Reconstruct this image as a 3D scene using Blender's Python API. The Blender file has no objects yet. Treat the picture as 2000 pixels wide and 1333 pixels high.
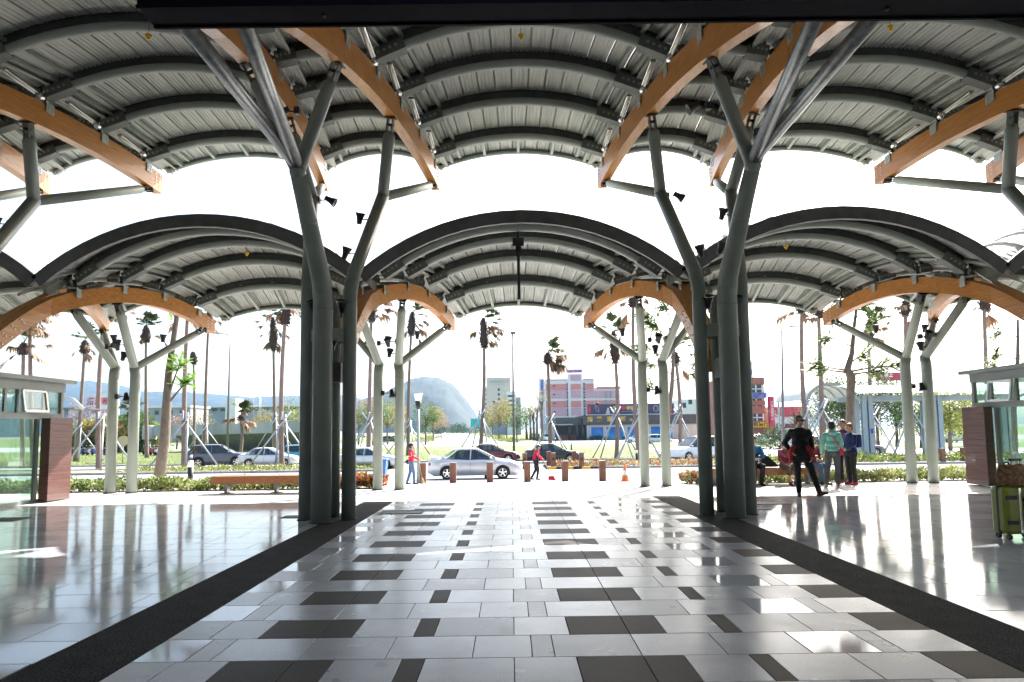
import bpy, math, random, bmesh
from mathutils import Vector, Matrix, noise
R_ = math.radians
sc = bpy.context.scene
col = sc.collection
# ------------------------------------------------------------------ camera
PITCH = math.atan(1250 / 15600)
cam_d = bpy.data.cameras.new('camera')
cam_d.sensor_width = 36.0
cam_d.sensor_fit = 'HORIZONTAL'
cam_d.lens = 36.0 * 1250 / 2000
cam_d.shift_y = 0.03667
cam_d.clip_start = 0.05
cam_d.clip_end = 9000
cam = bpy.data.objects.new('camera', cam_d)
col.objects.link(cam)
cam.matrix_world = (Matrix.Translation((0, 0, 1.5)) @ Matrix.Rotation(-0.002, 4, 'Z')
                    @ Matrix.Rotation(math.pi / 2 + PITCH, 4, 'X') @ Matrix.Rotation(-0.0130, 4, 'Z'))
sc.camera = cam
# ------------------------------------------------------------------ sky, sun, exposure
SUN_AZ = R_(33)        # to the right of the view axis (+Y towards +X)
SUN_EL = R_(42)
w = bpy.data.worlds.new('World')
sc.world = w
w.use_nodes = True
nt = w.node_tree
sky = nt.nodes.new('ShaderNodeTexSky')
sky.sky_type = 'NISHITA'
sky.sun_disc = False
sky.sun_elevation = SUN_EL
sky.sun_rotation = SUN_AZ
sky.air_density = 1.2
sky.dust_density = 4.0
sky.ozone_density = 1.0
bg = nt.nodes['Background']
bg.inputs['Strength'].default_value = 0.14
nt.links.new(sky.outputs[0], bg.inputs['Color'])
sun_d = bpy.data.lights.new('sun', 'SUN')
sun_d.energy = 4.5
sun_d.angle = R_(0.5)
sun_d.color = (1.0, 0.97, 0.93)
sun = bpy.data.objects.new('sun', sun_d)
col.objects.link(sun)
sdir = Vector((math.sin(SUN_AZ) * math.cos(SUN_EL), math.cos(SUN_AZ) * math.cos(SUN_EL), math.sin(SUN_EL)))
sun.rotation_euler = sdir.to_track_quat('Z', 'Y').to_euler()
sun.location = (30, 40, 60)
vs = sc.view_settings
vs.view_transform = 'Standard'
vs.look = 'None'
vs.gamma = 1
vs.exposure = 1.82
vs.use_curve_mapping = False
sc.cycles.use_denoising = True
sc.cycles.use_adaptive_sampling = True
sc.cycles.adaptive_threshold = 0.015
sc.cycles.adaptive_min_samples = 16
sc.cycles.max_bounces = 8
sc.cycles.diffuse_bounces = 5
sc.cycles.glossy_bounces = 4
sc.cycles.transparent_max_bounces = 16
sc.cycles.volume_bounces = 0
sc.cycles.sample_clamp_indirect = 8
sc.cycles.caustics_reflective = False
sc.cycles.caustics_refractive = False
# ------------------------------------------------------------------ helpers
rnd = random.Random(7)
def lerp(a, b, t): return a + (b - a) * t
def interp(x, xs, ys):
    if x <= xs[0]: return ys[0]
    for i in range(1, len(xs)):
        if x <= xs[i]:
            return lerp(ys[i - 1], ys[i], (x - xs[i - 1]) / (xs[i] - xs[i - 1]))
    return ys[-1]
def gz(y): return interp(y, [17, 27, 40], [0, -.68, -1.05])
V = Vector
class MB:
    """collects geometry for one mesh object"""
    def __init__(s): s.v = []; s.f = []; s.m = []; s.s = []
    def add(s, vs_, fs, mi=0, sm=False):
        b = len(s.v)
        s.v += [tuple(p) for p in vs_]
        for f in fs:
            s.f.append([b + i for i in f]); s.m.append(mi); s.s.append(sm)
        return s
    def box(s, x0, x1, y0, y1, z0, z1, mi=0):
        return s.add([(x0,y0,z0),(x1,y0,z0),(x1,y1,z0),(x0,y1,z0),(x0,y0,z1),(x1,y0,z1),(x1,y1,z1),(x0,y1,z1)],
                     [(3,2,1,0),(4,5,6,7),(0,1,5,4),(1,2,6,5),(2,3,7,6),(3,0,4,7)], mi)
    def bbox(s, x0, x1, y0, y1, z0, z1, b=.01, mi=0):
        """box with chamfered edges"""
        bm = bmesh.new()
        bmesh.ops.create_cube(bm, size=1)
        for v in bm.verts:
            v.co = V((lerp(x0,x1,v.co.x+.5), lerp(y0,y1,v.co.y+.5), lerp(z0,z1,v.co.z+.5)))
        bmesh.ops.bevel(bm, geom=bm.edges[:], offset=b, segments=2, affect='EDGES', profile=.5)
        bm.verts.index_update()
        s.add([v.co for v in bm.verts], [[v.index for v in f.verts] for f in bm.faces], mi)
        bm.free()
        return s
    def obox(s, c, ax, ay, az, mi=0):
        c, ax, ay, az = V(c), V(ax), V(ay), V(az)
        vs_ = [c + sx*ax + sy*ay + sz*az for sz in (-1,1) for sx, sy in ((-1,-1),(1,-1),(1,1),(-1,1))]
        return s.add(vs_, [(3,2,1,0),(4,5,6,7),(0,1,5,4),(1,2,6,5),(2,3,7,6),(3,0,4,7)], mi)
    def bar(s, p0, p1, w_, h_, up=(0,0,1), mi=0):
        p0, p1 = V(p0), V(p1)
        d = (p1 - p0); L = d.length; d.normalize()
        sd = d.cross(V(up))
        if sd.length < 1e-4: sd = d.cross(V((1,0,0)))
        sd.normalize(); u = sd.cross(d)
        return s.obox((p0+p1)/2, d*L/2, sd*w_/2, u*h_/2, mi)
    def path(s, pts, rs, n=12, mi=0, caps=True, sm=True):
        pts = [V(p) for p in pts]
        if not hasattr(rs, '__len__'): rs = [rs]*len(pts)
        b = len(s.v)
        fr = None
        for i, p in enumerate(pts):
            if i == 0: t = pts[1]-pts[0]
            elif i == len(pts)-1: t = pts[-1]-pts[-2]
            else: t = (pts[i+1]-p).normalized() + (p-pts[i-1]).normalized()
            t.normalize()
            if fr is None:
                fr = t.cross(V((0,0,1)) if abs(t.z) < .95 else V((1,0,0)))
            fr = fr - t*fr.dot(t); fr.normalize()
            q = t.cross(fr)
            k = 1.0
            if 0 < i < len(pts)-1:
                c = (pts[i+1]-p).normalized().dot((p-pts[i-1]).normalized())
                k = 1/max(.6, math.sqrt((1+c)/2))
            for j in range(n):
                a = 2*math.pi*j/n
                s.v.append(tuple(p + (fr*math.cos(a) + q*math.sin(a))*rs[i]*(1 if abs(k-1)<.01 else 1)))
        for i in range(len(pts)-1):
            for j in range(n):
                j2 = (j+1) % n
                s.f.append([b+i*n+j, b+i*n+j2, b+(i+1)*n+j2, b+(i+1)*n+j]); s.m.append(mi); s.s.append(sm)
        if caps:
            s.f.append([b+j for j in range(n)][::-1]); s.m.append(mi); s.s.append(False)
            e = b+(len(pts)-1)*n
            s.f.append([e+j for j in range(n)]); s.m.append(mi); s.s.append(False)
        return s
    def cyl(s, p0, p1, r0, r1=None, n=12, mi=0, caps=True, sm=True):
        return s.path([p0, p1], [r0, r0 if r1 is None else r1], n, mi, caps, sm)
    def lathe(s, prof, c=(0,0,0), n=16, mi=0, axis='z'):
        b = len(s.v); c = V(c)
        for r, z in prof:
            for j in range(n):
                a = 2*math.pi*j/n
                p = {'z': (r*math.cos(a), r*math.sin(a), z), 'y': (r*math.cos(a), z, r*math.sin(a)),
                     'x': (z, r*math.cos(a), r*math.sin(a))}[axis]
                s.v.append(tuple(c + V(p)))
        for i in range(len(prof)-1):
            for j in range(n):
                j2 = (j+1) % n
                s.f.append([b+i*n+j, b+i*n+j2, b+(i+1)*n+j2, b+(i+1)*n+j]); s.m.append(mi); s.s.append(True)
        return s
    def ell(s, c, r, nu=12, nv=8, mi=0, rot=None):
        b = len(s.v); c = V(c)
        if not hasattr(r, '__len__'): r = (r, r, r)
        for i in range(nv+1):
            t = math.pi*i/nv
            for j in range(nu):
                a = 2*math.pi*j/nu
                p = V((r[0]*math.sin(t)*math.cos(a), r[1]*math.sin(t)*math.sin(a), r[2]*math.cos(t)))
                if rot: p = rot @ p
                s.v.append(tuple(c+p))
        for i in range(nv):
            for j in range(nu):
                j2 = (j+1) % nu
                s.f.append([b+i*nu+j, b+(i+1)*nu+j, b+(i+1)*nu+j2, b+i*nu+j2]); s.m.append(mi); s.s.append(True)
        return s
    def prism(s, poly, a0, a1, plane='xz', mi=0, bevel=0):
        """poly: 2-d outline; extruded along the remaining axis from a0 to a1"""
        n = len(poly)
        def P(p, t):
            return {'xz': (p[0], t, p[1]), 'yz': (t, p[0], p[1]), 'xy': (p[0], p[1], t)}[plane]
        vs_ = [P(p, a0) for p in poly] + [P(p, a1) for p in poly]
        fs = [list(range(n))[::-1], [n+i for i in range(n)]] + [(i, (i+1) % n, n+(i+1) % n, n+i) for i in range(n)]
        return s.add(vs_, fs, mi)
    def sheet(s, rows, mi=0, sm=True, close=False):
        """rows of points with equal length -> quads"""
        b = len(s.v); n = len(rows[0])
        for r in rows: s.v += [tuple(p) for p in r]
        for i in range(len(rows)-1):
            for j in range(n if close else n-1):
                j2 = (j+1) % n
                s.f.append([b+i*n+j, b+i*n+j2, b+(i+1)*n+j2, b+(i+1)*n+j]); s.m.append(mi); s.s.append(sm)
        return s
    def mesh(s, name, mats, org=(0,0,0)):
        me = bpy.data.meshes.new(name)
        ox, oy, oz = org
        me.from_pydata([(x-ox, y-oy, z-oz) for x, y, z in s.v], [], s.f)
        if not isinstance(mats, (list, tuple)): mats = [mats]
        for m_ in mats: me.materials.append(m_)
        me.polygons.foreach_set('material_index', s.m)
        me.polygons.foreach_set('use_smooth', s.s)
        me.update()
        return me
    def build(s, name, mats, parent=None, org=None, label=None):
        if org is None: org = ORG.get(parent.name, (0,0,0)) if parent else (0,0,0)
        return link(name, s.mesh(name, mats, org), parent, label=label)
ORG = {}
def link(name, me, parent=None, loc=(0,0,0), rz=0, label=None):
    o = bpy.data.objects.new(name, me)
    col.objects.link(o)
    o.location = loc
    if rz: o.rotation_euler = (0, 0, rz)
    if parent: o.parent = parent
    if label: o['label'] = label
    return o
def thing(name, label, cat, loc=(0,0,0), rz=0, group=None, local=False):
    """an Empty at the base of a thing; parts built in world coordinates unless local"""
    o = bpy.data.objects.new(name, None)
    col.objects.link(o)
    o.empty_display_size = .2
    o.location = loc; o.rotation_euler = (0, 0, rz)
    o['label'] = label; o['category'] = cat
    if group: o['group'] = group
    ORG[o.name] = (0,0,0) if local else tuple(loc)
    return o
def tag(o, label, cat, group=None, kind=None):
    o['label'] = label; o['category'] = cat
    if group: o['group'] = group
    if kind: o['kind'] = kind
    return o
def single(mb, name, mats, label, cat, base, group=None):
    """a thing that is one mesh with its origin at its base"""
    o = mb.build(name, mats, None, org=base)
    o.location = base
    return tag(o, label, cat, group)
def struct(mb, name, mats, parent=None, label=None):
    o = mb.build(name, mats, parent)
    if parent is None: o['kind'] = 'structure'
    if label: o['label'] = label
    return o
# ------------------------------------------------------------------ materials
def mat(name, c, rough=.6, metal=0., var=.12, scale=6., stretch=(1,1,1), bump=0., bscale=None, spec=.5,
        c2=None, coat=0., detail=4., rvar=0., objvar=0., speck=None):
    m = bpy.data.materials.new(name)
    m.use_nodes = True
    t = m.node_tree; N = t.nodes; L = t.links
    b = N['Principled BSDF']
    tc = N.new('ShaderNodeTexCoord')
    mp = N.new('ShaderNodeMapping'); mp.inputs['Scale'].default_value = stretch
    L.new(tc.outputs['Object'], mp.inputs['Vector'])
    if objvar:                                          # every piece gets its own patch of the pattern
        oi0 = N.new('ShaderNodeObjectInfo'); vm = N.new('ShaderNodeVectorMath'); vm.operation = 'MULTIPLY_ADD'
        vm.inputs[1].default_value = (1,1,1); cb = N.new('ShaderNodeCombineXYZ'); mu = N.new('ShaderNodeMath'); mu.operation = 'MULTIPLY'; mu.inputs[1].default_value = 137.
        L.new(oi0.outputs['Random'], mu.inputs[0]); L.new(mu.outputs[0], cb.inputs[0]); L.new(mu.outputs[0], cb.inputs[1])
        L.new(tc.outputs['Object'], vm.inputs[0]); L.new(cb.outputs[0], vm.inputs[2]); L.new(vm.outputs[0], mp.inputs['Vector'])
    nz = N.new('ShaderNodeTexNoise'); nz.inputs['Scale'].default_value = scale; nz.inputs['Detail'].default_value = detail
    L.new(mp.outputs[0], nz.inputs['Vector'])
    rp = N.new('ShaderNodeValToRGB')
    rp.color_ramp.elements[0].position = .3; rp.color_ramp.elements[1].position = .7
    if c2 is None:
        lo = [max(0, x*(1-var)) for x in c]; hi = [min(1, x*(1+var)) for x in c]
    else: lo, hi = c, c2
    rp.color_ramp.elements[0].color = (*lo, 1); rp.color_ramp.elements[1].color = (*hi, 1)
    L.new(nz.outputs[0], rp.inputs[0])
    out = rp.outputs[0]
    if objvar:
        oi = N.new('ShaderNodeObjectInfo'); hs = N.new('ShaderNodeHueSaturation')
        ma = N.new('ShaderNodeMapRange'); ma.inputs['To Min'].default_value = 1-objvar; ma.inputs['To Max'].default_value = 1+objvar
        L.new(oi.outputs['Random'], ma.inputs['Value']); L.new(ma.outputs[0], hs.inputs['Value']); L.new(out, hs.inputs['Color'])
        out = hs.outputs[0]
    if speck:
        vz = N.new('ShaderNodeTexNoise'); vz.inputs['Scale'].default_value = speck[0]; vz.inputs['Detail'].default_value = 2
        L.new(tc.outputs['Object'], vz.inputs['Vector'])
        mr = N.new('ShaderNodeMapRange'); mr.inputs['From Min'].default_value = .35; mr.inputs['From Max'].default_value = .65
        mr.inputs['To Min'].default_value = 1-speck[1]; mr.inputs['To Max'].default_value = 1+speck[1]
        L.new(vz.outputs[0], mr.inputs['Value'])
        mx = N.new('ShaderNodeVectorMath'); mx.operation = 'SCALE'
        L.new(out, mx.inputs[0]); L.new(mr.outputs[0], mx.inputs['Scale'])
        out = mx.outputs[0]
    L.new(out, b.inputs['Base Color'])
    b.inputs['Metallic'].default_value = metal
    b.inputs['Specular IOR Level'].default_value = spec
    b.inputs['Coat Weight'].default_value = coat
    b.inputs['Coat Roughness'].default_value = .05
    if rvar:
        mr = N.new('ShaderNodeMapRange'); mr.inputs['To Min'].default_value = max(0.02, rough-rvar); mr.inputs['To Max'].default_value = rough+rvar
        L.new(nz.outputs[0], mr.inputs['Value']); L.new(mr.outputs[0], b.inputs['Roughness'])
    else: b.inputs['Roughness'].default_value = rough
    if bump:
        n2 = N.new('ShaderNodeTexNoise'); n2.inputs['Scale'].default_value = bscale or scale*3; n2.inputs['Detail'].default_value = 5
        L.new(mp.outputs[0], n2.inputs['Vector'])
        bp = N.new('ShaderNodeBump'); bp.inputs['Strength'].default_value = bump; bp.inputs['Distance'].default_value = .02
        L.new(n2.outputs[0], bp.inputs['Height']); L.new(bp.outputs[0], b.inputs['Normal'])
    return m
def leafmat(name, c, c2, trans=.35, scale=1.2):
    m = bpy.data.materials.new(name); m.use_nodes = True
    t = m.node_tree; N = t.nodes; L = t.links
    b = N['Principled BSDF']; o = N['Material Output']
    geo = N.new('ShaderNodeNewGeometry')
    nz = N.new('ShaderNodeTexNoise'); nz.inputs['Scale'].default_value = scale; nz.inputs['Detail'].default_value = 3
    L.new(geo.outputs['Position'], nz.inputs['Vector'])
    ad = N.new('ShaderNodeMath'); ad.operation = 'ADD'
    sb = N.new('ShaderNodeMath'); sb.operation = 'MULTIPLY_ADD'; sb.inputs[1].default_value = .5; sb.inputs[2].default_value = -.25
    L.new(geo.outputs['Random Per Island'], sb.inputs[0]); L.new(nz.outputs[0], ad.inputs[0]); L.new(sb.outputs[0], ad.inputs[1])
    rp = N.new('ShaderNodeValToRGB'); rp.color_ramp.elements[0].position = .25; rp.color_ramp.elements[1].position = .8
    rp.color_ramp.elements[0].color = (*c, 1); rp.color_ramp.elements[1].color = (*c2, 1)
    L.new(ad.outputs[0], rp.inputs[0])
    L.new(rp.outputs[0], b.inputs['Base Color']); b.inputs['Roughness'].default_value = .55
    b.inputs['Specular IOR Level'].default_value = .3
    tr = N.new('ShaderNodeBsdfTranslucent'); L.new(rp.outputs[0], tr.inputs['Color'])
    mx = N.new('ShaderNodeMixShader'); mx.inputs[0].default_value = trans
    L.new(b.outputs[0], mx.inputs[1]); L.new(tr.outputs[0], mx.inputs[2]); L.new(mx.outputs[0], o.inputs['Surface'])
    return m
def glassmat(name, tint, refl=.9, opac=0., rough=.02, ior=1.45):
    """thin pane: tinted see-through plus mirror reflection that follows the viewing angle"""
    m = bpy.data.materials.new(name); m.use_nodes = True
    t = m.node_tree; N = t.nodes; L = t.links
    N.remove(N['Principled BSDF']); o = N['Material Output']
    nz = N.new('ShaderNodeTexNoise'); nz.inputs['Scale'].default_value = 3
    rp = N.new('ShaderNodeValToRGB')
    rp.color_ramp.elements[0].color = (*[x*.95 for x in tint], 1); rp.color_ramp.elements[1].color = (*tint, 1)
    L.new(nz.outputs[0], rp.inputs[0])
    tr = N.new('ShaderNodeBsdfTransparent'); L.new(rp.outputs[0], tr.inputs['Color'])
    gl = N.new('ShaderNodeBsdfGlossy'); gl.inputs['Roughness'].default_value = rough
    lw = N.new('ShaderNodeLayerWeight'); lw.inputs['Blend'].default_value = .5   # Schlick reflectance, alike from both sides
    pw = N.new('ShaderNodeMath'); pw.operation = 'POWER'; pw.inputs[1].default_value = 5.
    L.new(lw.outputs['Facing'], pw.inputs[0])
    ml = N.new('ShaderNodeMath'); ml.operation = 'MULTIPLY_ADD'; ml.inputs[1].default_value = .9*refl; ml.inputs[2].default_value = .07*refl; ml.use_clamp = True
    L.new(pw.outputs[0], ml.inputs[0])
    mx = N.new('ShaderNodeMixShader'); L.new(ml.outputs[0], mx.inputs[0]); L.new(tr.outputs[0], mx.inputs[1]); L.new(gl.outputs[0], mx.inputs[2])
    if opac:
        df = N.new('ShaderNodeBsdfDiffuse'); df.inputs['Color'].default_value = (*[x*.6 for x in tint], 1)
        m2 = N.new('ShaderNodeMixShader'); m2.inputs[0].default_value = opac
        L.new(mx.outputs[0], m2.inputs[1]); L.new(df.outputs[0], m2.inputs[2]); mx = m2
    L.new(mx.outputs[0], o.inputs['Surface'])
    return m
# ------------------------------------------------------------------ material library
M = {}
M['steel'] = mat('shaded_grey_green_paint', (.18,.205,.185), .40, 0, .10, 2.5, rvar=.1, bump=.03, bscale=40, spec=.45)  # near columns' shade put into a darker copy of the column paint
M['steel2'] = mat('pale_lit_green_grey_paint', (.29,.325,.28), .45, 0, .08, 2.5, rvar=.08)  # pale steelwork; on the front columns, outdoor light put into a paler copy
M['archsteel'] = mat('grey_arch_paint', (.29,.315,.29), .45, .0, .08, 2., rvar=.08, spec=.35)
M['darksteel'] = mat('dark_plate_steel', (.075,.08,.077), .6, .1, .2, 8, spec=.25)
M['galv'] = mat('galvanised_steel', (.48,.50,.50), .32, .85, .22, 14, rvar=.1)
M['galvd'] = mat('dull_galvanised_steel', (.19,.20,.20), .34, .7, .25, 14, rvar=.1)
M['stake'] = mat('silver_stake_tube', (.34,.36,.38), .4, .5, .15, 6)
M['bolt'] = mat('zinc_bolt', (.5,.52,.5), .35, .8, .1, 20)
M['plate'] = mat('pale_bracket_plate', (.34,.38,.36), .5, .25, .1, 10)
M['deck'] = mat('ribbed_metal_deck', (.42,.43,.40), .6, .05, .14, 1.6, (5,.6,5), rvar=.1, objvar=.08, spec=.3)
M['fascia'] = mat('dark_grey_fascia', (.11,.115,.12), .5, .1, .15, 5, spec=.3)
M['navy'] = mat('near_black_navy_panel', (.0045,.0045,.009), .6, .0, .2, 5, spec=.05)
M['wood'] = mat('orange_glulam', (.33,.125,.020), .42, 0, .3, 3, (9,.5,14), c2=(.54,.225,.045), bump=.05, bscale=14, coat=.15)
M['woodend'] = mat('glulam_end_grain', (.5,.27,.09), .6, 0, .2, 20)
M['granite'] = mat('pale_honed_granite', (.45,.465,.50), .24, 0, .09, 3.5, rvar=.10, objvar=.05, speck=(90,.10), bump=.012, bscale=60, spec=.34, detail=8)
M['granite2'] = mat('pale_flamed_granite', (.42,.435,.47), .30, 0, .10, 4.0, rvar=.10, objvar=.06, speck=(100,.13), bump=.03, bscale=80, spec=.3, detail=8)
M['polished'] = mat('polished_granite', (.50,.515,.545), .075, 0, .10, 1.6, rvar=.035, objvar=.09, speck=(80,.07), spec=.22, detail=8)
M['polished2'] = mat('polished_grey_granite', (.41,.423,.45), .10, 0, .12, 1.6, rvar=.04, objvar=.10, speck=(80,.09), spec=.22, detail=8)
M['darkgran'] = mat('dark_brown_granite', (.062,.053,.046), .5, 0, .15, 3, rvar=.08, objvar=.12, speck=(110,.3), bump=.02, bscale=80, spec=.07)
M['strip'] = mat('black_pebble_granite', (.040,.039,.039), .8, 0, .2, 5, speck=(70,.8), bump=.15, bscale=90, spec=.05)
M['mortar'] = mat('grey_mortar', (.12,.12,.12), .8, 0, .2, 30)
M['pave'] = mat('pale_plaza_paving', (.56,.56,.55), .55, 0, .08, 2, speck=(60,.06))
M['asphalt'] = mat('worn_asphalt', (.16,.16,.16), .85, 0, .15, .6, speck=(40,.15))
M['asphalt2'] = mat('pale_concrete_road', (.34,.34,.335), .85, 0, .1, .4, speck=(40,.08))
M['kerb'] = mat('weathered_kerb', (.26,.255,.24), .8, 0, .2, 3)
M['grass'] = mat('lawn', (.065,.10,.016), .9, 0, .3, .5, c2=(.14,.17,.032), bump=.3, bscale=8)
M['soil'] = mat('planting_soil', (.20,.17,.12), .95, 0, .3, 3, bump=.3)
M['white'] = mat('white_paint', (.72,.72,.70), .5, 0, .06, 3)
M['black'] = mat('black_plastic', (.015,.015,.017), .45, 0, .2, 10)
M['rubber'] = mat('tyre_rubber', (.02,.02,.02), .8, 0, .2, 15)
M['concrete'] = mat('weathered_concrete', (.38,.39,.38), .85, 0, .3, .5, (1,1,.35), bump=.1)
M['maroonwood'] = mat('dark_red_timber', (.075,.030,.025), .35, 0, .4, 2, (1,1.2,18), c2=(.15,.066,.055), coat=.2)
M['benchwood'] = mat('varnished_bench_wood', (.30,.10,.03), .4, 0, .3, 3, (2,8,14), c2=(.42,.17,.055), coat=.2)
M['bolwood'] = mat('rusty_bollard_wood', (.13,.045,.025), .6, 0, .4, 4, (4,4,1), c2=(.24,.10,.055), bump=.15)
M['kiosk'] = mat('kiosk_grey_cladding', (.22,.24,.23), .5, .1, .1, 2)
M['kglass'] = glassmat('kiosk_glass', (.86,.95,.90), 1.0, .05)
M['cglass'] = glassmat('car_glass', (.22,.27,.30), 1.0)
M['yellow'] = mat('yellow_plastic', (.75,.42,.02), .4, 0, .1, 5)
M['chrome'] = mat('bright_aluminium', (.75,.75,.74), .2, .95, .05, 10)
M['lampglass'] = mat('opal_glass', (.85,.83,.76), .35, 0, .03, 5)
# ------------------------------------------------------------------ setting: terrain, floors, roads
XC = [-17.06 + 6.93*i for i in range(6)]       # column lines
def ramp_sheet(x0, x1, y0, y1, dz, name, m, thick=.0, mb=None):
    ys = sorted({y0, y1, *[y for y in (17, 27, 40) if y0 < y < y1]})
    mb_ = mb or MB()
    mb_.sheet([[(x0, y, gz(y)+dz), (x1, y, gz(y)+dz)] for y in ys], sm=False)
    return mb_ if mb else struct(mb_, name, m)
ramp_sheet(-3500, 3500, -60, 6000, -.06, 'ground', M['soil'])
ramp_sheet(-140, 140, 26, 41.6, -.012, 'driveway', M['asphalt2'])
ramp_sheet(-260, 260, 46.5, 52.5, -.012, 'road', M['asphalt2'])
ramp_sheet(-8.3, 2.2, 41.55, 46.55, -.014, 'crossing_pavement', M['asphalt2'])
ramp_sheet(-16.6, 17.2, 13.9, 26.02, -.004, 'plaza_pavement', M['pave'])
g_ = MB(); ramp_sheet(-260, 260, 52.6, 104, -.03, '', None, mb=g_)
struct(g_, 'lawn', M['grass'])
ramp_sheet(-400, 500, 104, 143.8, -.02, 'cross_street', M['asphalt2'])
# the broad avenue running to the hill
av = MB(); av.sheet([[(-19.5-.095*(y-122)-1.0, y, -1.045), (1.5-.095*(y-122)+1.0, y, -1.045)] for y in (104, 300, 700, 1150)], sm=False)
struct(av, 'avenue', M['asphalt2'])
g2 = MB(); g2.sheet([[(3.0-.095*(y-122), y, -1.055), (400, y, -1.055)] for y in (143.8, 300, 700)], sm=False)
g2.sheet([[(-400, y, -1.055), (-21.0-.095*(y-122), y, -1.055)] for y in (143.8, 300, 700)], sm=False)
struct(g2, 'verge', M['grass'])
# kerbs (real steps)
def kerb(x0, x1, y, name='kerb', h=.13, w_=.18):
    z = gz(y)
    mb = MB(); mb.bbox(x0, x1, y, y+w_, z-.05, z+h, .02)
    return struct(mb, name, M['kerb'])
kerb(-120, -8.4, 41.6); kerb(2.3, 120, 41.6)
kerb(-120, -8.4, 46.3); kerb(2.3, 120, 46.3)
kerb(-260, 260, 52.5)
for x0, x1 in ((-120, -8.4), (2.3, 120)):
    mb = MB(); mb.sheet([[(x0, 41.75, -.98), (x1, 41.75, -.98)], [(x0, 46.35, -.98), (x1, 46.35, -.98)]], sm=False)
    struct(mb, 'planting_strip', M['soil'])
for x0, x1 in ((-16.6, -3.55), (4.75, 17.2)):
    mb = MB(); mb.sheet([[(x0, 17.15, .005), (x1, 17.15, .005)], [(x0, 19.2, -.14), (x1, 19.2, -.14)]], sm=False)
    struct(mb, 'planting_bed', M['soil'])
pv = MB(); pv.sheet([[(14.5, y, -1.03), (60, y, -1.03)] for y in (52.7, 66)], sm=False); pv.sheet([[(16, y, -1.028), (44, y, -1.028)] for y in (66, 80)], sm=False)
struct(pv, 'added_pavement', M['pave'])  # pale sheet added to keep the lawn's green bounce off the shelter roof
# striped kerb end at the entrance
sk = MB()
for i in range(6): sk.box(2.3+.55*i, 2.3+.55*(i+1), 41.42, 41.597, -1.09, -.90, i % 2)
struct(sk, 'striped_kerb', [M['yellow'], M['black']])
# ---- concourse floor: slab, granite tiles, black strips
fl = MB(); fl.box(-17.2, 17.8, -8, 13.9, -.3, -.022)
floor = struct(fl, 'floor', M['mortar'])
ROW = .4555
D0 = 13.25 + ROW/2                                   # far edge of the first dark row
tiles = []                                           # x0,x1,y0,y1,material
ev = [-2.54,-2.19,-2.02,-1.44,-.86,-.28,.12,.27,.85,1.42,1.98,2.45,2.6,3.08]
evm = ['polished','granite2','granite','granite','granite','granite','granite2','granite','granite','granite','polished','granite2','granite']
od = [-2.54,-2.24,-1.88,-1.45,-1.19,-.74,-.59,0.0,.41,.85,1.12,1.55,1.68,2.2,2.68,3.08]
odm = ['granite2','granite','darkgran','darkgran','granite','darkgran','granite','granite','darkgran','darkgran','granite','darkgran','granite','granite2','darkgran']
tr = random.Random(3)
nrow = int((D0+7.5)/ROW)
for r in range(-1, nrow):
    y1 = D0 - r*ROW; y0 = y1-ROW
    xs, ms = (od, odm) if r % 2 == 0 else (ev, evm)
    for i in range(len(xs)-1):
        m_ = ms[i]
        if m_ == 'granite' and tr.random() < .25: m_ = 'granite2'
        tiles.append((xs[i], xs[i+1], y0, y1, m_))
    for sgn, xa, xb in ((-1, -17.1, -3.18), (1, 3.70, 17.7)):
        x = xa - tr.random()*.55
        while x < xb:
            wd = tr.choice((.58,.58,.58,.30,.87,.16))
            a, b = max(x, xa), min(x+wd, xb)
            if b - a > .05: tiles.append((a, b, y0, y1, 'polished' if tr.random() < .6 else 'polished2'))
            x += wd
def shows(t):
    xm, ym = (t[0]+t[1])/2, (t[2]+t[3])/2
    if ym < 3.6 or abs(xm)/ym > .80: return 0
    return (t[1]-t[0])*(t[3]-t[2])/ym**3
tiles.sort(key=shows, reverse=True)
cache = {}
G = .003
for t in tiles[:300]:
    wd = round(t[1]-t[0], 3); k = (wd, t[4])
    if k not in cache:
        mb = MB(); mb.box(-wd/2+G, wd/2-G, -ROW/2+G, ROW/2-G, -.02, -.002)
        a, b, c = wd/2-G, ROW/2-G, .0025
        mb.add([(-a,-b,-.002),(a,-b,-.002),(a,b,-.002),(-a,b,-.002),(-a+c,-b+c,0),(a-c,-b+c,0),(a-c,b-c,0),(-a+c,b-c,0)],
               [(4,5,6,7),(0,1,5,4),(1,2,6,5),(2,3,7,6),(3,0,4,7)])
        mb.f.pop(1); mb.m.pop(1); mb.s.pop(1)
        cache[k] = mb.mesh('tile', M[t[4]])
    link('tile', cache[k], floor, ((t[0]+t[1])/2, (t[2]+t[3])/2, tr.uniform(-.0006, .0006)))
names = ['granite','granite2','polished','polished2','darkgran']
rest = MB()
for t in tiles[300:]:
    rest.add([(t[0]+G,t[2]+G,0),(t[1]-G,t[2]+G,0),(t[1]-G,t[3]-G,0),(t[0]+G,t[3]-G,0),
              (t[0]+G,t[2]+G,-.02),(t[1]-G,t[2]+G,-.02),(t[1]-G,t[3]-G,-.02),(t[0]+G,t[3]-G,-.02)],
             [(0,1,2,3),(4,5,1,0),(5,6,2,1),(6,7,3,2),(7,4,0,3)], names.index(t[4]))
o = rest.build('tiles', [M[n] for n in names], floor); o['kind'] = 'stuff'
for x0, x1, ye in ((-3.177, -2.543, 13.6), (3.083, 3.697, 14.4)):
    mb = MB(); mb.box(x0, x1, -8, ye, -.02, .001); mb.build('granite_strip', M['strip'], floor, label='black pebbled granite strip')
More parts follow.
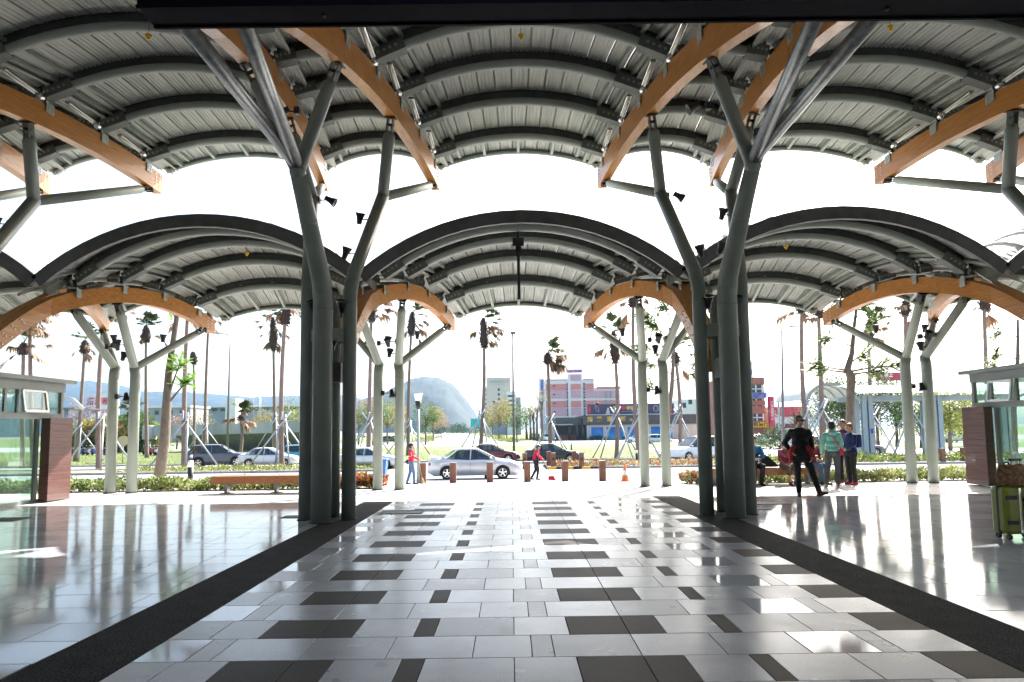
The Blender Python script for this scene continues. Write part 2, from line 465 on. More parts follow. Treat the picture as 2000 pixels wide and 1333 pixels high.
# paving slabs of the plaza that one can tell apart
pj = MB()
for i in range(1, 6): pj.box(-16.5, 17.1, 13.9+i*.6, 13.906+i*.6, -.003, -.001)
for i in range(28): pj.box(-16.2+i*1.2, -16.194+i*1.2, 13.95, 17, -.003, -.001)
pj.build('paving_joint', M['mortar'], bpy.data.objects['plaza_pavement'])
# drain gratings
def grate(x, y, wx, wy, label):
    t = thing('drain_grating', label, 'drain', (x, y, .002), group='drain gratings in the floor')
    mb = MB()
    mb.box(x-wx/2, x+wx/2, y-wy/2, y-wy/2+.03, .002, .010); mb.box(x-wx/2, x+wx/2, y+wy/2-.03, y+wy/2, .002, .010)
    mb.box(x-wx/2, x-wx/2+.03, y-wy/2+.03, y+wy/2-.03, .002, .010); mb.box(x+wx/2-.03, x+wx/2, y-wy/2+.03, y+wy/2-.03, .002, .010)
    mb.build('frame', M['darksteel'], t)
    mb = MB(); mb.box(x-wx/2+.03, x+wx/2-.03, y-wy/2+.03, y+wy/2-.03, .0015, .0025); mb.build('pit', M['black'], t)
    n = int(wx/.05)
    for i in range(1, n):
        mb = MB(); xx = x-wx/2+wx*i/n; mb.box(xx-.009, xx+.009, y-wy/2+.03, y+wy/2-.03, .003, .008); mb.build('slat', M['darksteel'], t)
grate(-2.05, 12.05, .8, .5, 'slatted drain grating right of the left column cluster')
grate(-9.3, 11.75, .9, .5, 'slatted drain grating in front of the left kiosk')
grate(4.95, 12.75, .9, .5, 'slatted drain grating just right of the right column cluster')
grate(-3.85, 11.6, .5, .3, 'small drain grating at the foot of the left column cluster')
grate(4.45, 11.9, .5, .3, 'small drain grating at the foot of the right column cluster')
# ------------------------------------------------------------------ the two wavy canopies
M['gusset'] = mat('grey_gusset_steel', (.13,.14,.13), .55, .1, .15, 6, spec=.3)
class Canopy: pass
A = Canopy(); A.name = 'main'; A.y0 = 3.45; A.ye = 15.55; A.edge = 15.95
A.hw = lambda y: max(.03, 1.40 - .112*(15.6-y))
A.hb = A.hw
A.zt = lambda y: 8.05 - .0284*(y-13.7)**2
A.ar = [15.05-1.45*k for k in range(8)]; A.RW = 5.35; A.RN = 2.6; A.bd = .47; A.bw = .21
B = Canopy(); B.name = 'front'; B.y0 = 13.62; B.ye = 18.3; B.edge = 18.75
B.hw = lambda y: max(.03, 1.34 - .316*(17.75-y))
B.hb = lambda y: max(.104, 1.34 - .316*(17.75-y))
B.zt = lambda y: 5.18 - .105*(y-16.3)**2
B.ar = [17.75-1.137*k for k in range(4)]; B.RW = 4.95; B.RN = 2.6; B.bd = .38; B.bw = .2
H0 = .16                    # springing height of the arch tube axis above the beam top
def arc(C, y, xl, xr, Rr, u, off=0.):
    s_ = xr-xl; a = math.asin(min(.98, s_/2/Rr)); th = (2*u-1)*a
    return V(((xl+xr)/2 + (Rr+off)*math.sin(th), y, C.zt(y)+H0 + Rr*(math.cos(th)-math.cos(a)) + off*math.cos(th)))
def beam(C, xc, sg, label):
    f = lambda y: xc + sg*C.hb(y)
    dz_ = .003 if sg > 0 else 0.
    t = thing('glulam_beam', label, 'beam', (f(C.ye), C.ye, C.zt(C.ye)-C.bd), group='laminated timber beams of the canopies')
    n = 16; ya_ = C.y0 if C is A else 11.62; ys = [lerp(ya_, C.ye, i/n) for i in range(n+1)]
    rows = []
    for y in ys:
        x, z = f(y), C.zt(y)-dz_
        d = C.bd
        rows.append([(x-C.bw/2,y,z-d),(x+C.bw/2,y,z-d),(x+C.bw/2,y,z),(x-C.bw/2,y,z)])
    mb = MB(); mb.sheet(rows, close=True, sm=False)
    mb.add(rows[0], [(0,1,2,3)], 0); mb.add(rows[-1], [(3,2,1,0)], 1)
    mb.build('timber', [M['wood'], M['woodend']], t)
    for y in C.ar:                                     # steel shoes under each arch, with bolts
        x, z = f(y), C.zt(y)
        mb = MB()
        w2 = C.bw/2
        for s in (-1, 1):
            mb.box(x+s*(w2+.004), x+s*(w2+.016), y-.11, y+.11, z-.17, z+.02)
        mb.box(x-w2-.016, x+w2+.016, y-.11, y+.11, z+.02, z+.035)
        for s in (-1, 1):
            for dy, dz in ((-.05,-.06),(.05,-.06),(.05,-.12)):
                mb.cyl((x+s*(w2+.016), y+dy, z+dz), (x+s*(w2+.03), y+dy, z+dz), .014, n=6, sm=False, mi=1)
        for s in (-1, 1): mb.box(x+s*(w2+.0005), x+s*(w2+.002), y+.118, y+.124, z-C.bd+.002, z-.002, 2)   # butt joint between timber lengths
        p = mb.build('steel_shoe', [M['plate'], M['bolt'], M['black']], t)
    mb = MB()
    y = C.ye-.3
    for s in (-1, 1):
        for i in range(2):
            for j in range(4):
                yy = C.ye-.12-.14*i; mb.cyl((f(yy)+s*(C.bw/2), yy, C.zt(yy)-.07-.09*j), (f(yy)+s*(C.bw/2+.014), yy, C.zt(yy)-.07-.09*j), .015, n=6, sm=False)
    if C is B:
        for i in range(4):
            for j in range(3):
                yy = 12.2+.22*i+.07*(j % 2)
                mb.cyl((f(yy)+sg*(C.bw/2), yy, C.zt(yy)-.08-.11*j), (f(yy)+sg*(C.bw/2+.014), yy, C.zt(yy)-.08-.11*j), .016, n=6, sm=False)
    q = mb.build('end_bolts', M['bolt'], t); q['kind'] = 'stuff'
    return t
def vault(C, fl_, fr_, Rr, n, label, wide):
    """barrel vault between two edges: deck panels, arch tubes, gussets, edge tube"""
    ya = C.y0; yb = C.edge
    mid = (fl_(yb)+fr_(yb))/2
    t = thing('roof_vault', label, 'roof', (mid, yb, C.zt(yb)+H0), group='roof vaults of the canopies')
    if C is B and wide: ya = 13.45
    ny = 12; ys = [lerp(ya, yb, i/ny) for i in range(ny+1)]
    top = .25
    prof = [(0,0),(.03,.06),(.06,.06),(.09,0),(.22,0),(.24,.011),(.28,.011),(.30,0),(.44,0),(.46,.011),(.50,.011),(.52,0),(.66,0),(.68,.011),(.72,.011),(.74,0),(.985,0),(.985,.03),(1.005,.03)]
    e = .035
    for i in range(n):
        rows = []
        for y in ys:
            yy = max(y, C.y0)
            def P(q, h):
                u = -e + (1+2*e)*(i+q)/n
                p = arc(C, y, fl_(yy), fr_(yy), Rr, u, top+h); return p
            rows.append([P(q, h) for q, h in prof])
        mb = MB(); mb.sheet(rows, sm=False); mb.build('deck_panel', M['deck'], t)
    for k, y in enumerate(C.ar):
        xl, xr = fl_(y), fr_(y); s_ = xr-xl
        if s_ < .35: continue
        u0 = min(.3, .20/s_) if wide else .10/max(s_,.5)
        ns = 18 if wide else 10
        us = [lerp(u0, 1-u0, j/ns) for j in range(ns+1)]
        mb = MB(); mb.path([arc(C, y, xl, xr, Rr, u) for u in us], .085, 12)
        a_ = mb.build('arch_tube', M['archsteel'], t)
        mb = MB()                                      # web plate between tube and deck
        lo = [arc(C, y, xl, xr, Rr, u, .07) for u in us]; hi = [arc(C, y, xl, xr, Rr, u, .245) for u in us]
        for dy in (-.012, .012):
            mb.sheet([[p+V((0,dy,0)) for p in lo], [p+V((0,dy,0)) for p in hi]])
        mb.sheet([[p+V((0,-.05,0)) for p in hi], [p+V((0,.05,0)) for p in hi]])
        mb.build('web_plate', M['darksteel'], a_, org=ORG[t.name])
        L_ = min(.55, s_*.22)
        for sd in (0, 1):                              # bolted gusset at either springing
            ua = lambda q: (u0*.35 + q/s_) if sd == 0 else 1-(u0*.35 + q/s_)
            p0, p1 = arc(C, y, xl, xr, Rr, ua(0), .03), arc(C, y, xl, xr, Rr, ua(L_), .01)
            d = (p1-p0).normalized(); up = V((0,1,0)).cross(d); up = up if up.z > 0 else -up
            mb = MB()
            for dy in (-.095, .095):
                mb.obox((p0+p1)/2+V((0,dy,0)), d*L_/2, V((0,.008,0)), up*.10)
            mb.obox((p0+p1)/2-up*.10, d*L_/2, V((0,.10,0)), up*.008)
            for q in range(4):
                pp = p0 + d*(L_*(.15+.2*q))
                mb.cyl(pp+V((0,-.12,0)), pp+V((0,-.10,0)), .028, n=6, sm=False, mi=1)
            mb.build('gusset', [M['gusset'], M['archsteel']], a_, org=ORG[t.name])
    # purlins alongside the timber beams
    if wide:
        for sd in (0, 1):
            for off_ in (.34, .62):
                pts_ = []
                for y in [lerp(C.ar[-1], C.ar[0], i/10) for i in range(11)] + [C.edge-.1]:
                    s_ = fr_(y)-fl_(y); u = off_/s_
                    pts_.append(arc(C, y, fl_(y), fr_(y), Rr, u if sd == 0 else 1-u, .19))
                mb = MB()
                for q in range(len(pts_)-1): mb.bar(pts_[q], pts_[q+1], .07, .07)
                mb.build('purlin', M['steel2'], t)
    # stubs and the thin tube that close the outer edge
    y1, y2 = C.ar[0], C.edge
    for q in range(5 if wide else 3):
        u = (q+.5)/5 if wide else (q+.5)/3
        p, p2 = arc(C, y1, fl_(y1), fr_(y1), Rr, u, .17), arc(C, y2-.03, fl_(y2), fr_(y2), Rr, u, .17)
        mb = MB(); mb.bar(p, p2, .07, .10); mb.build('edge_stub', M['steel2'], t)
    us = [i/18 for i in range(19)]
    mb = MB(); mb.path([arc(C, y2, fl_(y2), fr_(y2), Rr, u, .15) for u in us], .05, 8); mb.build('edge_tube', M['steel2'], t)
    mb = MB()
    mb.sheet([[arc(C, y2+.06, fl_(y2), fr_(y2), Rr, u, h) for u in us] for h in (.19, .29)])
    mb.sheet([[arc(C, y2+yy, fl_(y2), fr_(y2), Rr, u, .29) for u in us] for yy in (.06, -.05)])
    mb.build('edge_flashing', M['fascia'], t)
    if C is B and wide:                                # deep dark fascia on the side towards the hall
        rows = []
        yf = ya-.02
        for h in (.10, .38):
            rows.append([arc(C, yf, fl_(C.y0)+.02, fr_(C.y0)-.02, Rr, .025+.95*u, h) for u in us])
        rows2 = [[p+V((0,.09,0)) for p in r] for r in rows]
        mb = MB(); mb.sheet([rows[0], rows[1], rows2[1], rows2[0], rows[0]], sm=False)
        mb.build('fascia', M['fascia'], t)
    return t
side = ['far left', 'left', 'centre left', 'centre right', 'right', 'far right']
cn = {'main': 'near high canopy', 'front': 'lower front canopy'}
bay = ['far left', 'left', 'middle', 'right', 'far right']
for C in (A, B):
    for i, xc in enumerate(XC):
        for sg in (-1, 1):
            beam(C, xc, sg, f'{"left" if sg < 0 else "right"} orange timber beam of the {side[i]} column pair, {cn[C.name]}')
        vault(C, lambda y, x=xc: x-C.hw(y), lambda y, x=xc: x+C.hw(y), C.RN, 8, f'narrow ribbed vault above the {side[i]} columns, {cn[C.name]}', False)
    for i in range(5):
        xa, xb = XC[i], XC[i+1]
        vault(C, lambda y, x=xa: x+C.hw(y), lambda y, x=xb: x-C.hw(y), C.RW, 15, f'wide ribbed metal vault over the {bay[i]} bay, {cn[C.name]}', True)
# ------------------------------------------------------------------ steel tree columns
def weld(mb, p, d, r):
    d = V(d).normalized(); mb.cyl(V(p)-d*.012, V(p)+d*.012, r*1.025, n=20)
def arm(t, p0, p1, r, m, name='arm', fork=True, n=16):
    p0, p1 = V(p0), V(p1); d = (p1-p0).normalized()
    mb = MB()
    if fork:
        e = p1-d*.34
        mb.path([p0, e, e+d*.10], [r, r, r*.62], n)
    else: mb.path([p0, p1], [r, r], n)
    o = mb.build(name, m, t)
    if fork:
        mb = MB(); sd = d.cross(V((0,1,0)) if abs(d.y) < .7 else V((1,0,0))).normalized()
        q = sd.cross(d)
        for s in (-1, 1):
            mb.obox(p1-d*.16+sd*s*.05, d*.15, sd*.009, q*.075)
        mb.obox(p1-d*.012, d*.012, sd*.10, q*.10)
        mb.cyl(p1-d*.13-sd*.075, p1-d*.13+sd*.075, .028, n=8)
        mb.build('fork_bracket', M['darksteel'], o, org=ORG[t.name])
    return o
def column_tube(t, pts, r, m, name='tube', n=24):
    mb = MB(); mb.path(pts, r, n); 
    for i in range(1, len(pts)-1):
        d = V(pts[i])-V(pts[i-1])
        weld(mb, V(pts[i])-d.normalized()*.16, d, r if not hasattr(r, '__len__') else lerp(r[i], r[i-1], .15))
    o = mb.build(name, m, t)
    b = MB(); p = V(pts[0]); b.cyl(p, p+V((0,0,.012)), (r[0] if hasattr(r, '__len__') else r)*1.18, n=20); b.build('base_ring', M['darksteel'], o, org=ORG[t.name])
    return o
def spot(t, p, aim, side_=(1,0,0), m=None):
    """black floodlight: clamp box, stalk, bell shaped head"""
    p, a, s = V(p), V(aim).normalized(), V(side_).normalized()
    mb = MB(); mb.obox(p+s*.04, s*.045, s.cross(V((0,0,1))).normalized()*.05, V((0,0,.06)))
    mb.cyl(p+s*.08, p+s*.24, .013, n=8)
    c = p+s*.27
    prof = [(.0,-.10),(.045,-.10),(.055,-.02),(.062,.02),(.095,.11),(.10,.12),(.088,.115),(.0,.09)]
    rot = a.to_track_quat('Z', 'Y').to_matrix()
    b = len(mb.v); n = 14
    for r, z in prof:
        for j in range(n):
            q = 2*math.pi*j/n; mb.v.append(tuple(c + rot @ V((r*math.cos(q), r*math.sin(q), z))))
    for i in range(len(prof)-1):
        for j in range(n):
            j2 = (j+1) % n
            mb.f.append([b+i*n+j, b+i*n+j2, b+(i+1)*n+j2, b+(i+1)*n+j]); mb.m.append(0); mb.s.append(True)
    return mb.build('floodlight', M['black'], t)
TREES_A, TREES_B = {}, {}
for i, xc in enumerate(XC):
    t = thing('branching_column', f'dark green-grey steel column cluster with spreading arms, {side[i]} of the near high canopy', 'column', (xc, 11.2, 0), group='branching columns of the near high canopy')
    TREES_A[i] = t
    y = 11.2
    st = M['steel']
    node = V((xc, 9.46, 5.45))
    column_tube(t, [(xc+.0, y-.36, 0), (xc+.0, y-.36, 3.75), (xc, y-.46, 4.05), (xc, 9.9, 5.0), node], [.165,.165,.162,.135,.118], st, 'main_tube')
    mb = MB(); mb.ell(node, .125, 16, 10); mb.build('node_joint', st, t)
    for sg in (-1, 1):
        xb = xc+sg*.37
        el = V((xc+sg*.70, 12.4, 6.15))
        column_tube(t, [(xb, y, 0), (xb, y, 3.95), (xb+sg*.03, y+.10, 4.3), tuple(el)], .122, st)
        mb = MB(); mb.ell(el, .124, 16, 10); mb.build('elbow', st, t)
        arm(t, el, (xc+sg*A.hw(11.8), 11.8, A.zt(11.8)-A.bd), .115, st)
        arm(t, el, (xc+sg*A.hw(15.25), 15.25, A.zt(15.25)-A.bd), .10, M['steel2'], 'strut')
        arm(t, node, (xc+sg*A.hw(9.14), 9.14, A.zt(9.14)-A.bd), .10, st)
        arm(t, node+V((0,-.05,.1)), (xc+sg*A.hw(6.35), 6.35, A.zt(6.35)-A.bd), .095, M['galvd'], 'galvanised_arm')
    column_tube(t, [(xc+.02, y+.36, 0), (xc+.02, y+.36, 3.9)], .10, st, 'rear_tube')
    mb = MB()
    for sg in (-1, 1):
        mb.bar((xc, y-.36, 3.19), (xc+sg*.37, y, 3.19), .03, .22); mb.bar((xc+.02, y+.36, 3.19), (xc+sg*.37, y, 3.19), .03, .22)
    mb.build('tie_plate', st, t)
    mb = MB(); mb.box(xc-.06, xc+.22, y-.02, y+.26, 2.38, 2.72); mb.build('junction_box', M['darksteel'], t)
    t = thing('branching_column', f'pale green-grey twin tube column with forked arms, {side[i]} of the lower front canopy', 'column', (xc, 16.7, 0), group='branching columns of the lower front canopy')
    TREES_B[i] = t
    y = 16.75
    for sg in (-1, 1):
        xb = xc+sg*.28
        bend = V((xb-sg*.03, y, 3.25))
        column_tube(t, [(xb, y, 0), (xb, y, 3.05), bend], .125, M['steel2'])
        mb = MB(); mb.ell(bend, .126, 16, 10); mb.build('elbow', M['steel2'], t)
        arm(t, bend, (xc+sg*B.hw(15.38), 15.38, B.zt(15.38)-B.bd), .105, M['steel2'])
        arm(t, bend, (xc+sg*B.hw(18.05), 18.05, B.zt(18.05)-B.bd), .095, M['steel2'])
# floodlights and fittings on the columns that show
def floods(i):
    xc = XC[i]
    t = TREES_A[i]; y = 11.2
    T = lambda nm, lab: None
    spots = [((xc+.24, y-.10, 3.42), (.1,-.6,1), (0,0,1)), ((xc-.24, y-.10, 3.42), (-.1,-.6,1), (0,0,1)),
             ((xc+.45, y+.42, 4.78), (.4,-.3,1), (-1,-.1,0)), ((xc+.62, y+.8, 5.55), (.2,-.3,1), (-1,-.2,0)),
             ((xc-.50, y+.30, 4.70), (-.3,-.4,1), (1,-.1,0)), ((xc-.3, y-.8, 6.9), (-.8,.1,-.4), (-1,0,0)), ((xc+.10, y-.12, 2.75), (.2,-.2,1), (0,0,1)),
             ((xc-.62, y+1.2, 6.1), (.9,.1,-.5), (1,0,0))]
    for k, (p, a, s) in enumerate(spots[:8 if i in (2,3) else 5]):
        spot(t, p, a, s)
    t = TREES_B[i]; y = 16.75
    for p, a, s in [((xc-.20, y-.5, 3.75), (-.1,-.5,1), (1,0,0)), ((xc+.33, y-.45, 3.80), (.2,-.5,1), (-1,0,0)), ((xc+.32, y-.2, 3.52), (.1,.3,1), (-1,.1,0)),
                    ((xc+.75, y+.62, 3.85), (.1,-.1,1), (-.3,-.2,.9)), ((xc-.18, y-.05, 2.50), (.15,-.1,-1), (1,0,0)), ((xc-.75, y+.62, 3.85), (-.1,-.1,1), (.3,-.2,.9))]:
        spot(t, p, a, s)
for i in range(1, 5): floods(i)
# ------------------------------------------------------------------ placing helpers: a line of sight met with a depth or the ground
RC = cam.matrix_world.to_3x3()
def at(px, py, y):
    d = RC @ V(((px-1000)/1250, (739.84-py)/1250, -1)); k = y/d.y
    return V((d.x*k, y, 1.5+d.z*k))
def atg(px, py):
    lo, hi = 3., 900.
    for _ in range(50):
        m_ = (lo+hi)/2
        if at(px, py, m_).z > gz(m_): lo = m_
        else: hi = m_
    p = at(px, py, lo); return V((p.x, p.y, gz(p.y)))
TS = bpy.data.scenes.new('scratch')                     # scratch scene so that evaluating one mesh stays cheap
def evaluated(ob):
    TS.collection.objects.link(ob)
    with bpy.context.temp_override(scene=TS, view_layer=TS.view_layers[0]):
        dg = bpy.context.evaluated_depsgraph_get(); dg.update()
        me = bpy.data.meshes.new_from_object(ob.evaluated_get(dg))
    bpy.data.objects.remove(ob)
    return me
def text(s_, size, m, parent, c, rx=math.pi/2, rz=0., ext=.01, name='lettering', bold=0.0, vertical=False):
    """raised lettering centred on c (in the parent's space)"""
    cu = bpy.data.curves.new('t', 'FONT')
    cu.body = '\n'.join(s_) if vertical else s_
    cu.size = size; cu.extrude = ext; cu.align_x = 'CENTER'; cu.align_y = 'CENTER'; cu.offset = bold
    if vertical: cu.space_line = .95
    cu.resolution_u = 2
    me = evaluated(bpy.data.objects.new('t', cu))
    me.materials.clear(); me.materials.append(m)
    o = link(name, me, parent, c)
    o.rotation_euler = (rx, 0, rz)
    return o
# ------------------------------------------------------------------ dark hanging sign board above the camera
t = thing('hanging_sign_board', 'long near-black sign board hanging across the top of the view', 'sign', (.75, 5.35, 5.14))
MB().box(-3.157, 4.70, 5.205, 5.495, 5.15, 5.66).build('board', M['navy'], t)
MB().box(-3.164, 4.707, 5.20, 5.225, 5.137, 5.167).build('bottom_rail', M['navy'], t)
MB().box(-3.164, 4.707, 5.475, 5.50, 5.137, 5.167).build('bottom_rail', M['navy'], t)
for x in (-2.5, .75, 4.0):
    zz = 6.0 if x != .75 else 6.7
    mb = MB(); mb.cyl((x, 5.35, 5.66), (x, 5.35, zz), .018, n=8); mb.build('hanger_rod', M['darksteel'], t)
for x in (-1.6, 3.35):
    mb = MB(); mb.ell((x, 5.35, 5.145), (.018,.018,.014), 8, 6); mb.build('screw_head', M['black'], t)
# slim hanging sign in the middle of the front canopy, seen edge on
t = thing('hanging_sign', 'slim black hanging sign on a drop rod under the middle front vault', 'sign', (.21, 14.35, 5.9))
mb = MB(); mb.bbox(.08, .34, 14.24, 14.46, 5.66, 5.86, .01); mb.build('mount_box', M['black'], t)
mb = MB(); mb.bbox(.15, .28, 14.28, 14.42, 5.42, 5.66, .01); mb.build('neck', M['black'], t)
mb = MB(); mb.bbox(.178, .242, 14.20, 14.50, 4.42, 5.42, .008); mb.build('panel', M['black'], t)
mb = MB(); mb.cyl((.21,14.35,5.86), (.21,14.35,6.02), .03, n=8); mb.build('hanger', M['black'], t)
# yellow smoke detectors under the vaults
def detector(x, y, z, label):
    t = thing('smoke_detector', label, 'smoke detector', (x, y, z), group='yellow detectors under the roof')
    mb = MB(); mb.lathe([(0,.0),(.052,0),(.052,-.03),(.042,-.05),(0,-.05)], (x,y,z), 12); mb.build('base', M['yellow'], t)
    mb = MB(); mb.lathe([(0,-.05),(.028,-.05),(.028,-.085),(0,-.09)], (x,y,z), 10); mb.build('sensor', M['yellow'], t)
    mb = MB(); mb.cyl((x,y,z), (x,y,z+.33), .006, n=6); mb.build('stem', M['steel'], t)
detector(-6.15, 10.5, 8.35, 'yellow detector under the left vault, near the sign board end')
detector(6.62, 10.5, 8.35, 'yellow detector under the right vault, near the sign board')
detector(.27, 11.2, 8.72, 'yellow detector at the middle of the near vault')
detector(-6.1, 14.6, 5.70, 'yellow detector under the left vault of the front canopy')
detector(6.45, 14.6, 5.70, 'yellow detector under the right vault of the front canopy')
# polished tube lights beside the beams of the near canopy
cnt = 0
for i, sg in ((2,1),(3,-1),(1,1),(4,-1),(2,-1),(3,1)):
    xc = XC[i]
    for k in range(1, 5):
        ym = (A.ar[k]+A.ar[k-1])/2
        if sg*(i-2.5) > 0: continue
        x = xc+sg*(A.hw(ym)+.17); z = A.zt(ym)+.16
        nm = ['nearest the roof edge', 'second from the roof edge', 'third from the roof edge', 'fourth from the roof edge'][k-1]
        t = thing('tube_light', f'bright tube light beside the {side[i]} near beam, {nm}', 'lamp', (x, ym, z), group='tube lights beside the beams')
        mb = MB(); mb.bbox(x-.055, x+.055, ym-.45, ym+.35, z-.02, z+.04, .01); mb.build('housing', M['chrome'], t)
        mb = MB(); mb.cyl((x, ym-.43, z-.035), (x, ym+.33, z-.035), .02, n=8); mb.build('tube', M['lampglass'], t)
        mb = MB(); mb.ell((x, ym+.50, z-.02), (.07,.09,.06), 10, 8); mb.build('end_can', M['chrome'], t)
# ------------------------------------------------------------------ kiosks
M['kwall'] = mat('kiosk_inner_wall', (.42,.44,.42), .7, 0, .08, 1.5)
M['alu'] = mat('white_aluminium_frame', (.6,.62,.62), .4, .3, .05, 8)
def kiosk(sg, xf, yn, yw, yf, label):
    """sg: -1 stands at the left (glass faces +X), 1 at the right; yn near end, yw start of timber pier, yf far end"""
    X = lambda d: xf + sg*d                             # d metres away from the concourse
    t = thing('kiosk', label, 'kiosk', (X(2), (yn+yf)/2, 0), group='glass kiosks beside the concourse')
    def bx(mb, d0, d1, y0, y1, z0, z1, mi=0):
        a, b = sorted((X(d0), X(d1))); mb.box(a, b, y0, y1, z0, z1, mi); return mb
    r = bx(MB(), -.14, 3.9, yn, yf+.16, 2.74, 2.83).build('roof', M['kiosk'], t)
    bx(MB(), .02, 3.7, yn, yf, 2.53, 2.738).build('fascia', M['kiosk'], r, org=ORG[t.name])
    bx(MB(), .03, .12, yn, yf-.02, 1.88, 2.02).build('transom', M['kiosk'], t)
    bx(MB(), .05, .10, yn, yf-.04, .0, .07).build('sill', M['kiosk'], t)
    bx(MB(), 3.64, 3.65, yn, yf, 0, 2.53).build('back_pane', M['kglass'], t)
    bx(MB(), .14, 3.59, yn, yn+.08, 0, 2.53).build('end_wall', M['kwall'], t)
    bx(MB(), .14, 3.59, yn+.1, yf-.1, -.001, .012).build('inner_floor', M['pave'], t)
    # tall panes with posts
    ys = [yw-.02-1.25*i for i in range(int((yw-yn)/1.25)+1)]
    for i, y in enumerate(ys):
        bx(MB(), .03, .11, y-.035, y+.035, .07, 1.88).build('post', M['kiosk'], t)
        if i+1 < len(ys): bx(MB(), .066, .074, ys[i+1]+.035, y-.035, .07, 1.88).build('pane', M['kglass'], t)
    # clerestory strip: pane at the corner, opened awning window, more panes
    y = yf-.03
    widths = [.62, .78, .35, .9, .9, .9, .9]
    for i, w_ in enumerate(widths):
        y2 = y-w_
        if y2 < yn: break
        bx(MB(), .05, .10, y2-.03, y2+.03, 2.02, 2.53).build('mullion', M['kiosk'], t)
        if i == 1:
            fr = MB(); tilt = .07
            c = [(X(-.005), y-.04, 2.50), (X(-.005), y2+.04, 2.50), (X(-.005-tilt), y2+.04, 2.05), (X(-.005-tilt), y-.04, 2.05)]
            for a, b in ((0,1),(1,2),(2,3),(3,0)): fr.bar(c[a], c[b], .05, .05, up=(1,0,.3))
            wd = fr.build('awning_window', M['alu'], t)
            MB().add(c, [(0,1,2,3)]).build('pane', M['kglass'], wd, org=ORG[t.name])
        else:
            bx(MB(), .066, .074, y2+.03, y-.03, 2.02, 2.53).build('clerestory_pane', M['kglass'], t)
        y = y2
    a, b = sorted((X(.10), X(3.55)))
    MB().box(a, b, yf-.075, yf-.067, .07, 2.53).build('end_pane', M['kglass'], t)
    bx(MB(), .04, .12, yf-.1, yf-.02, 0, 2.53).build('corner_post', M['kiosk'], t)
    bx(MB(), 3.5, 3.6, yf-.1, yf-.02, 0, 2.53).build('corner_post', M['kiosk'], t)
    # timber pier of stacked planks
    pier = bx(MB(), -.20, -.02, yw, yw+.75, .02, 1.90).build('pier_core', M['maroonwood'], t)
    n = 12
    for k in range(n):
        z0 = .02+1.9*k/n
        q = MB(); a, b = sorted((X(-.225), X(-.202))); q.bbox(a, b, yw+.002, yw+.748, z0+.003, z0+1.9/n-.003, .004)
        q.build('plank', M['maroonwood'], pier, org=ORG[t.name])
    # counter and a shelf inside
    bx(MB(), 1.2, 1.75, yn+.6, yf-1.4, .012, .95).build('counter', M['kwall'], t)
    bx(MB(), 1.1, 1.85, yn+.5, yf-1.3, .951, .99).build('counter_top', M['darkgran'], t)
kiosk(-1, -10.72, 8.2, 14.62, 15.42, 'grey glazed kiosk with dark red timber pier at the left edge')
kiosk(1, 11.52, 8.2, 15.30, 16.05, 'grey glazed kiosk with dark red timber pier at the right edge')
# ------------------------------------------------------------------ benches
def bench(x0, x1, y, label):
    t = thing('bench', label, 'bench', ((x0+x1)/2, y, 0), group='timber benches on the plaza')
    for k in range(3):
        mb = MB(); mb.bbox(x0, x1, y-.22+.15*k, y-.22+.15*k+.142, .36, .43, .008); mb.build('seat_plank', M['benchwood'], t)
    for yy in (y-.245, y+.225):
        mb = MB(); mb.bbox(x0-.01, x1+.01, yy, yy+.022, .24, .437, .006); mb.build('apron', M['benchwood'], t)
    n = max(2, round((x1-x0)/.92))
    for k in range(n):
        x = x0+.30+(x1-x0-.6)*k/(n-1)
        mb = MB(); mb.prism([(x-.03,.012),(x+.03,.012),(x+.06,.36),(x-.06,.36)], y-.09, y+.09, 'xz'); mb.box(x-.13, x+.13, y-.16, y+.16, 0, .012)
        mb.build('leg', M['galvd'], t)
bench(-7.50, -4.4, 16.35, 'empty varnished timber bench left of the column cluster')
bench(5.0, 8.05, 16.95, 'varnished timber bench with people seated, right of the column cluster')
# ------------------------------------------------------------------ bollards
def bollard(p, label, hole=False, h=.82, w_=.27, group='timber bollards'):
    x, y, z = p
    t = thing('bollard', label, 'bollard', (x, y, z), group=group)
    mb = MB(); mb.bbox(x-w_/2, x+w_/2, y-w_/2, y+w_/2, z-.05, z+h, .012); mb.build('post', M['bolwood'], t)
    mb = MB(); mb.bbox(x-w_/2-.006, x+w_/2+.006, y-w_/2-.006, y+w_/2+.006, z+h+.001, z+h+.028, .008); mb.build('cap', M['kerb'], t)
    if hole:
        mb = MB(); c = (x, y-w_/2-.008, z+h*.62)
        mb.lathe([(.062,0),(.062,.006),(.092,.006),(.092,0)], c, 16, axis='y')
        mb.add([V(c)+V((.05*math.cos(a),-.001,.05*math.sin(a))) for a in [i*math.pi/8 for i in range(16)]], [list(range(16))])
        mb.build('emblem', M['black'], t)
names_f = ['behind the sweeper in jeans', 'at the silver car rear wheel', 'at the silver car front door', 'just left of the stooping sweeper', 'right of the stooping sweeper', 'beside the traffic cone']
for (px, py), nm in zip([(826,943.5),(885,943),(957,942),(1030,941),(1104,940),(1177,939.5)], names_f):
    bollard(atg(px, py), f'rust brown front row bollard {nm}', group='front row of timber bollards')
names_b = ['with round emblem, left of the stooping sweeper', 'plain, behind the black car door emblem bollard', 'with round emblem before the black car door', 'plain, at the black car front wheel', 'with round emblem at the black car bumper']
for (px, py), nm in zip([(1025,916),(1072,911),(1081,915.5),(1122,910.5),(1136,915.5)], names_b):
    bollard(atg(px, py), f'rust brown back row bollard {nm}', 'with round' in nm, h=1.0, w_=.30, group='back row of timber bollards')
bollard(atg(1842,905), 'brown square post in the right planting strip, left one', h=.95, group='posts in the right planting strip')
bollard(atg(1882,903), 'brown square post in the right planting strip, beside the kiosk', h=.95, group='posts in the right planting strip')
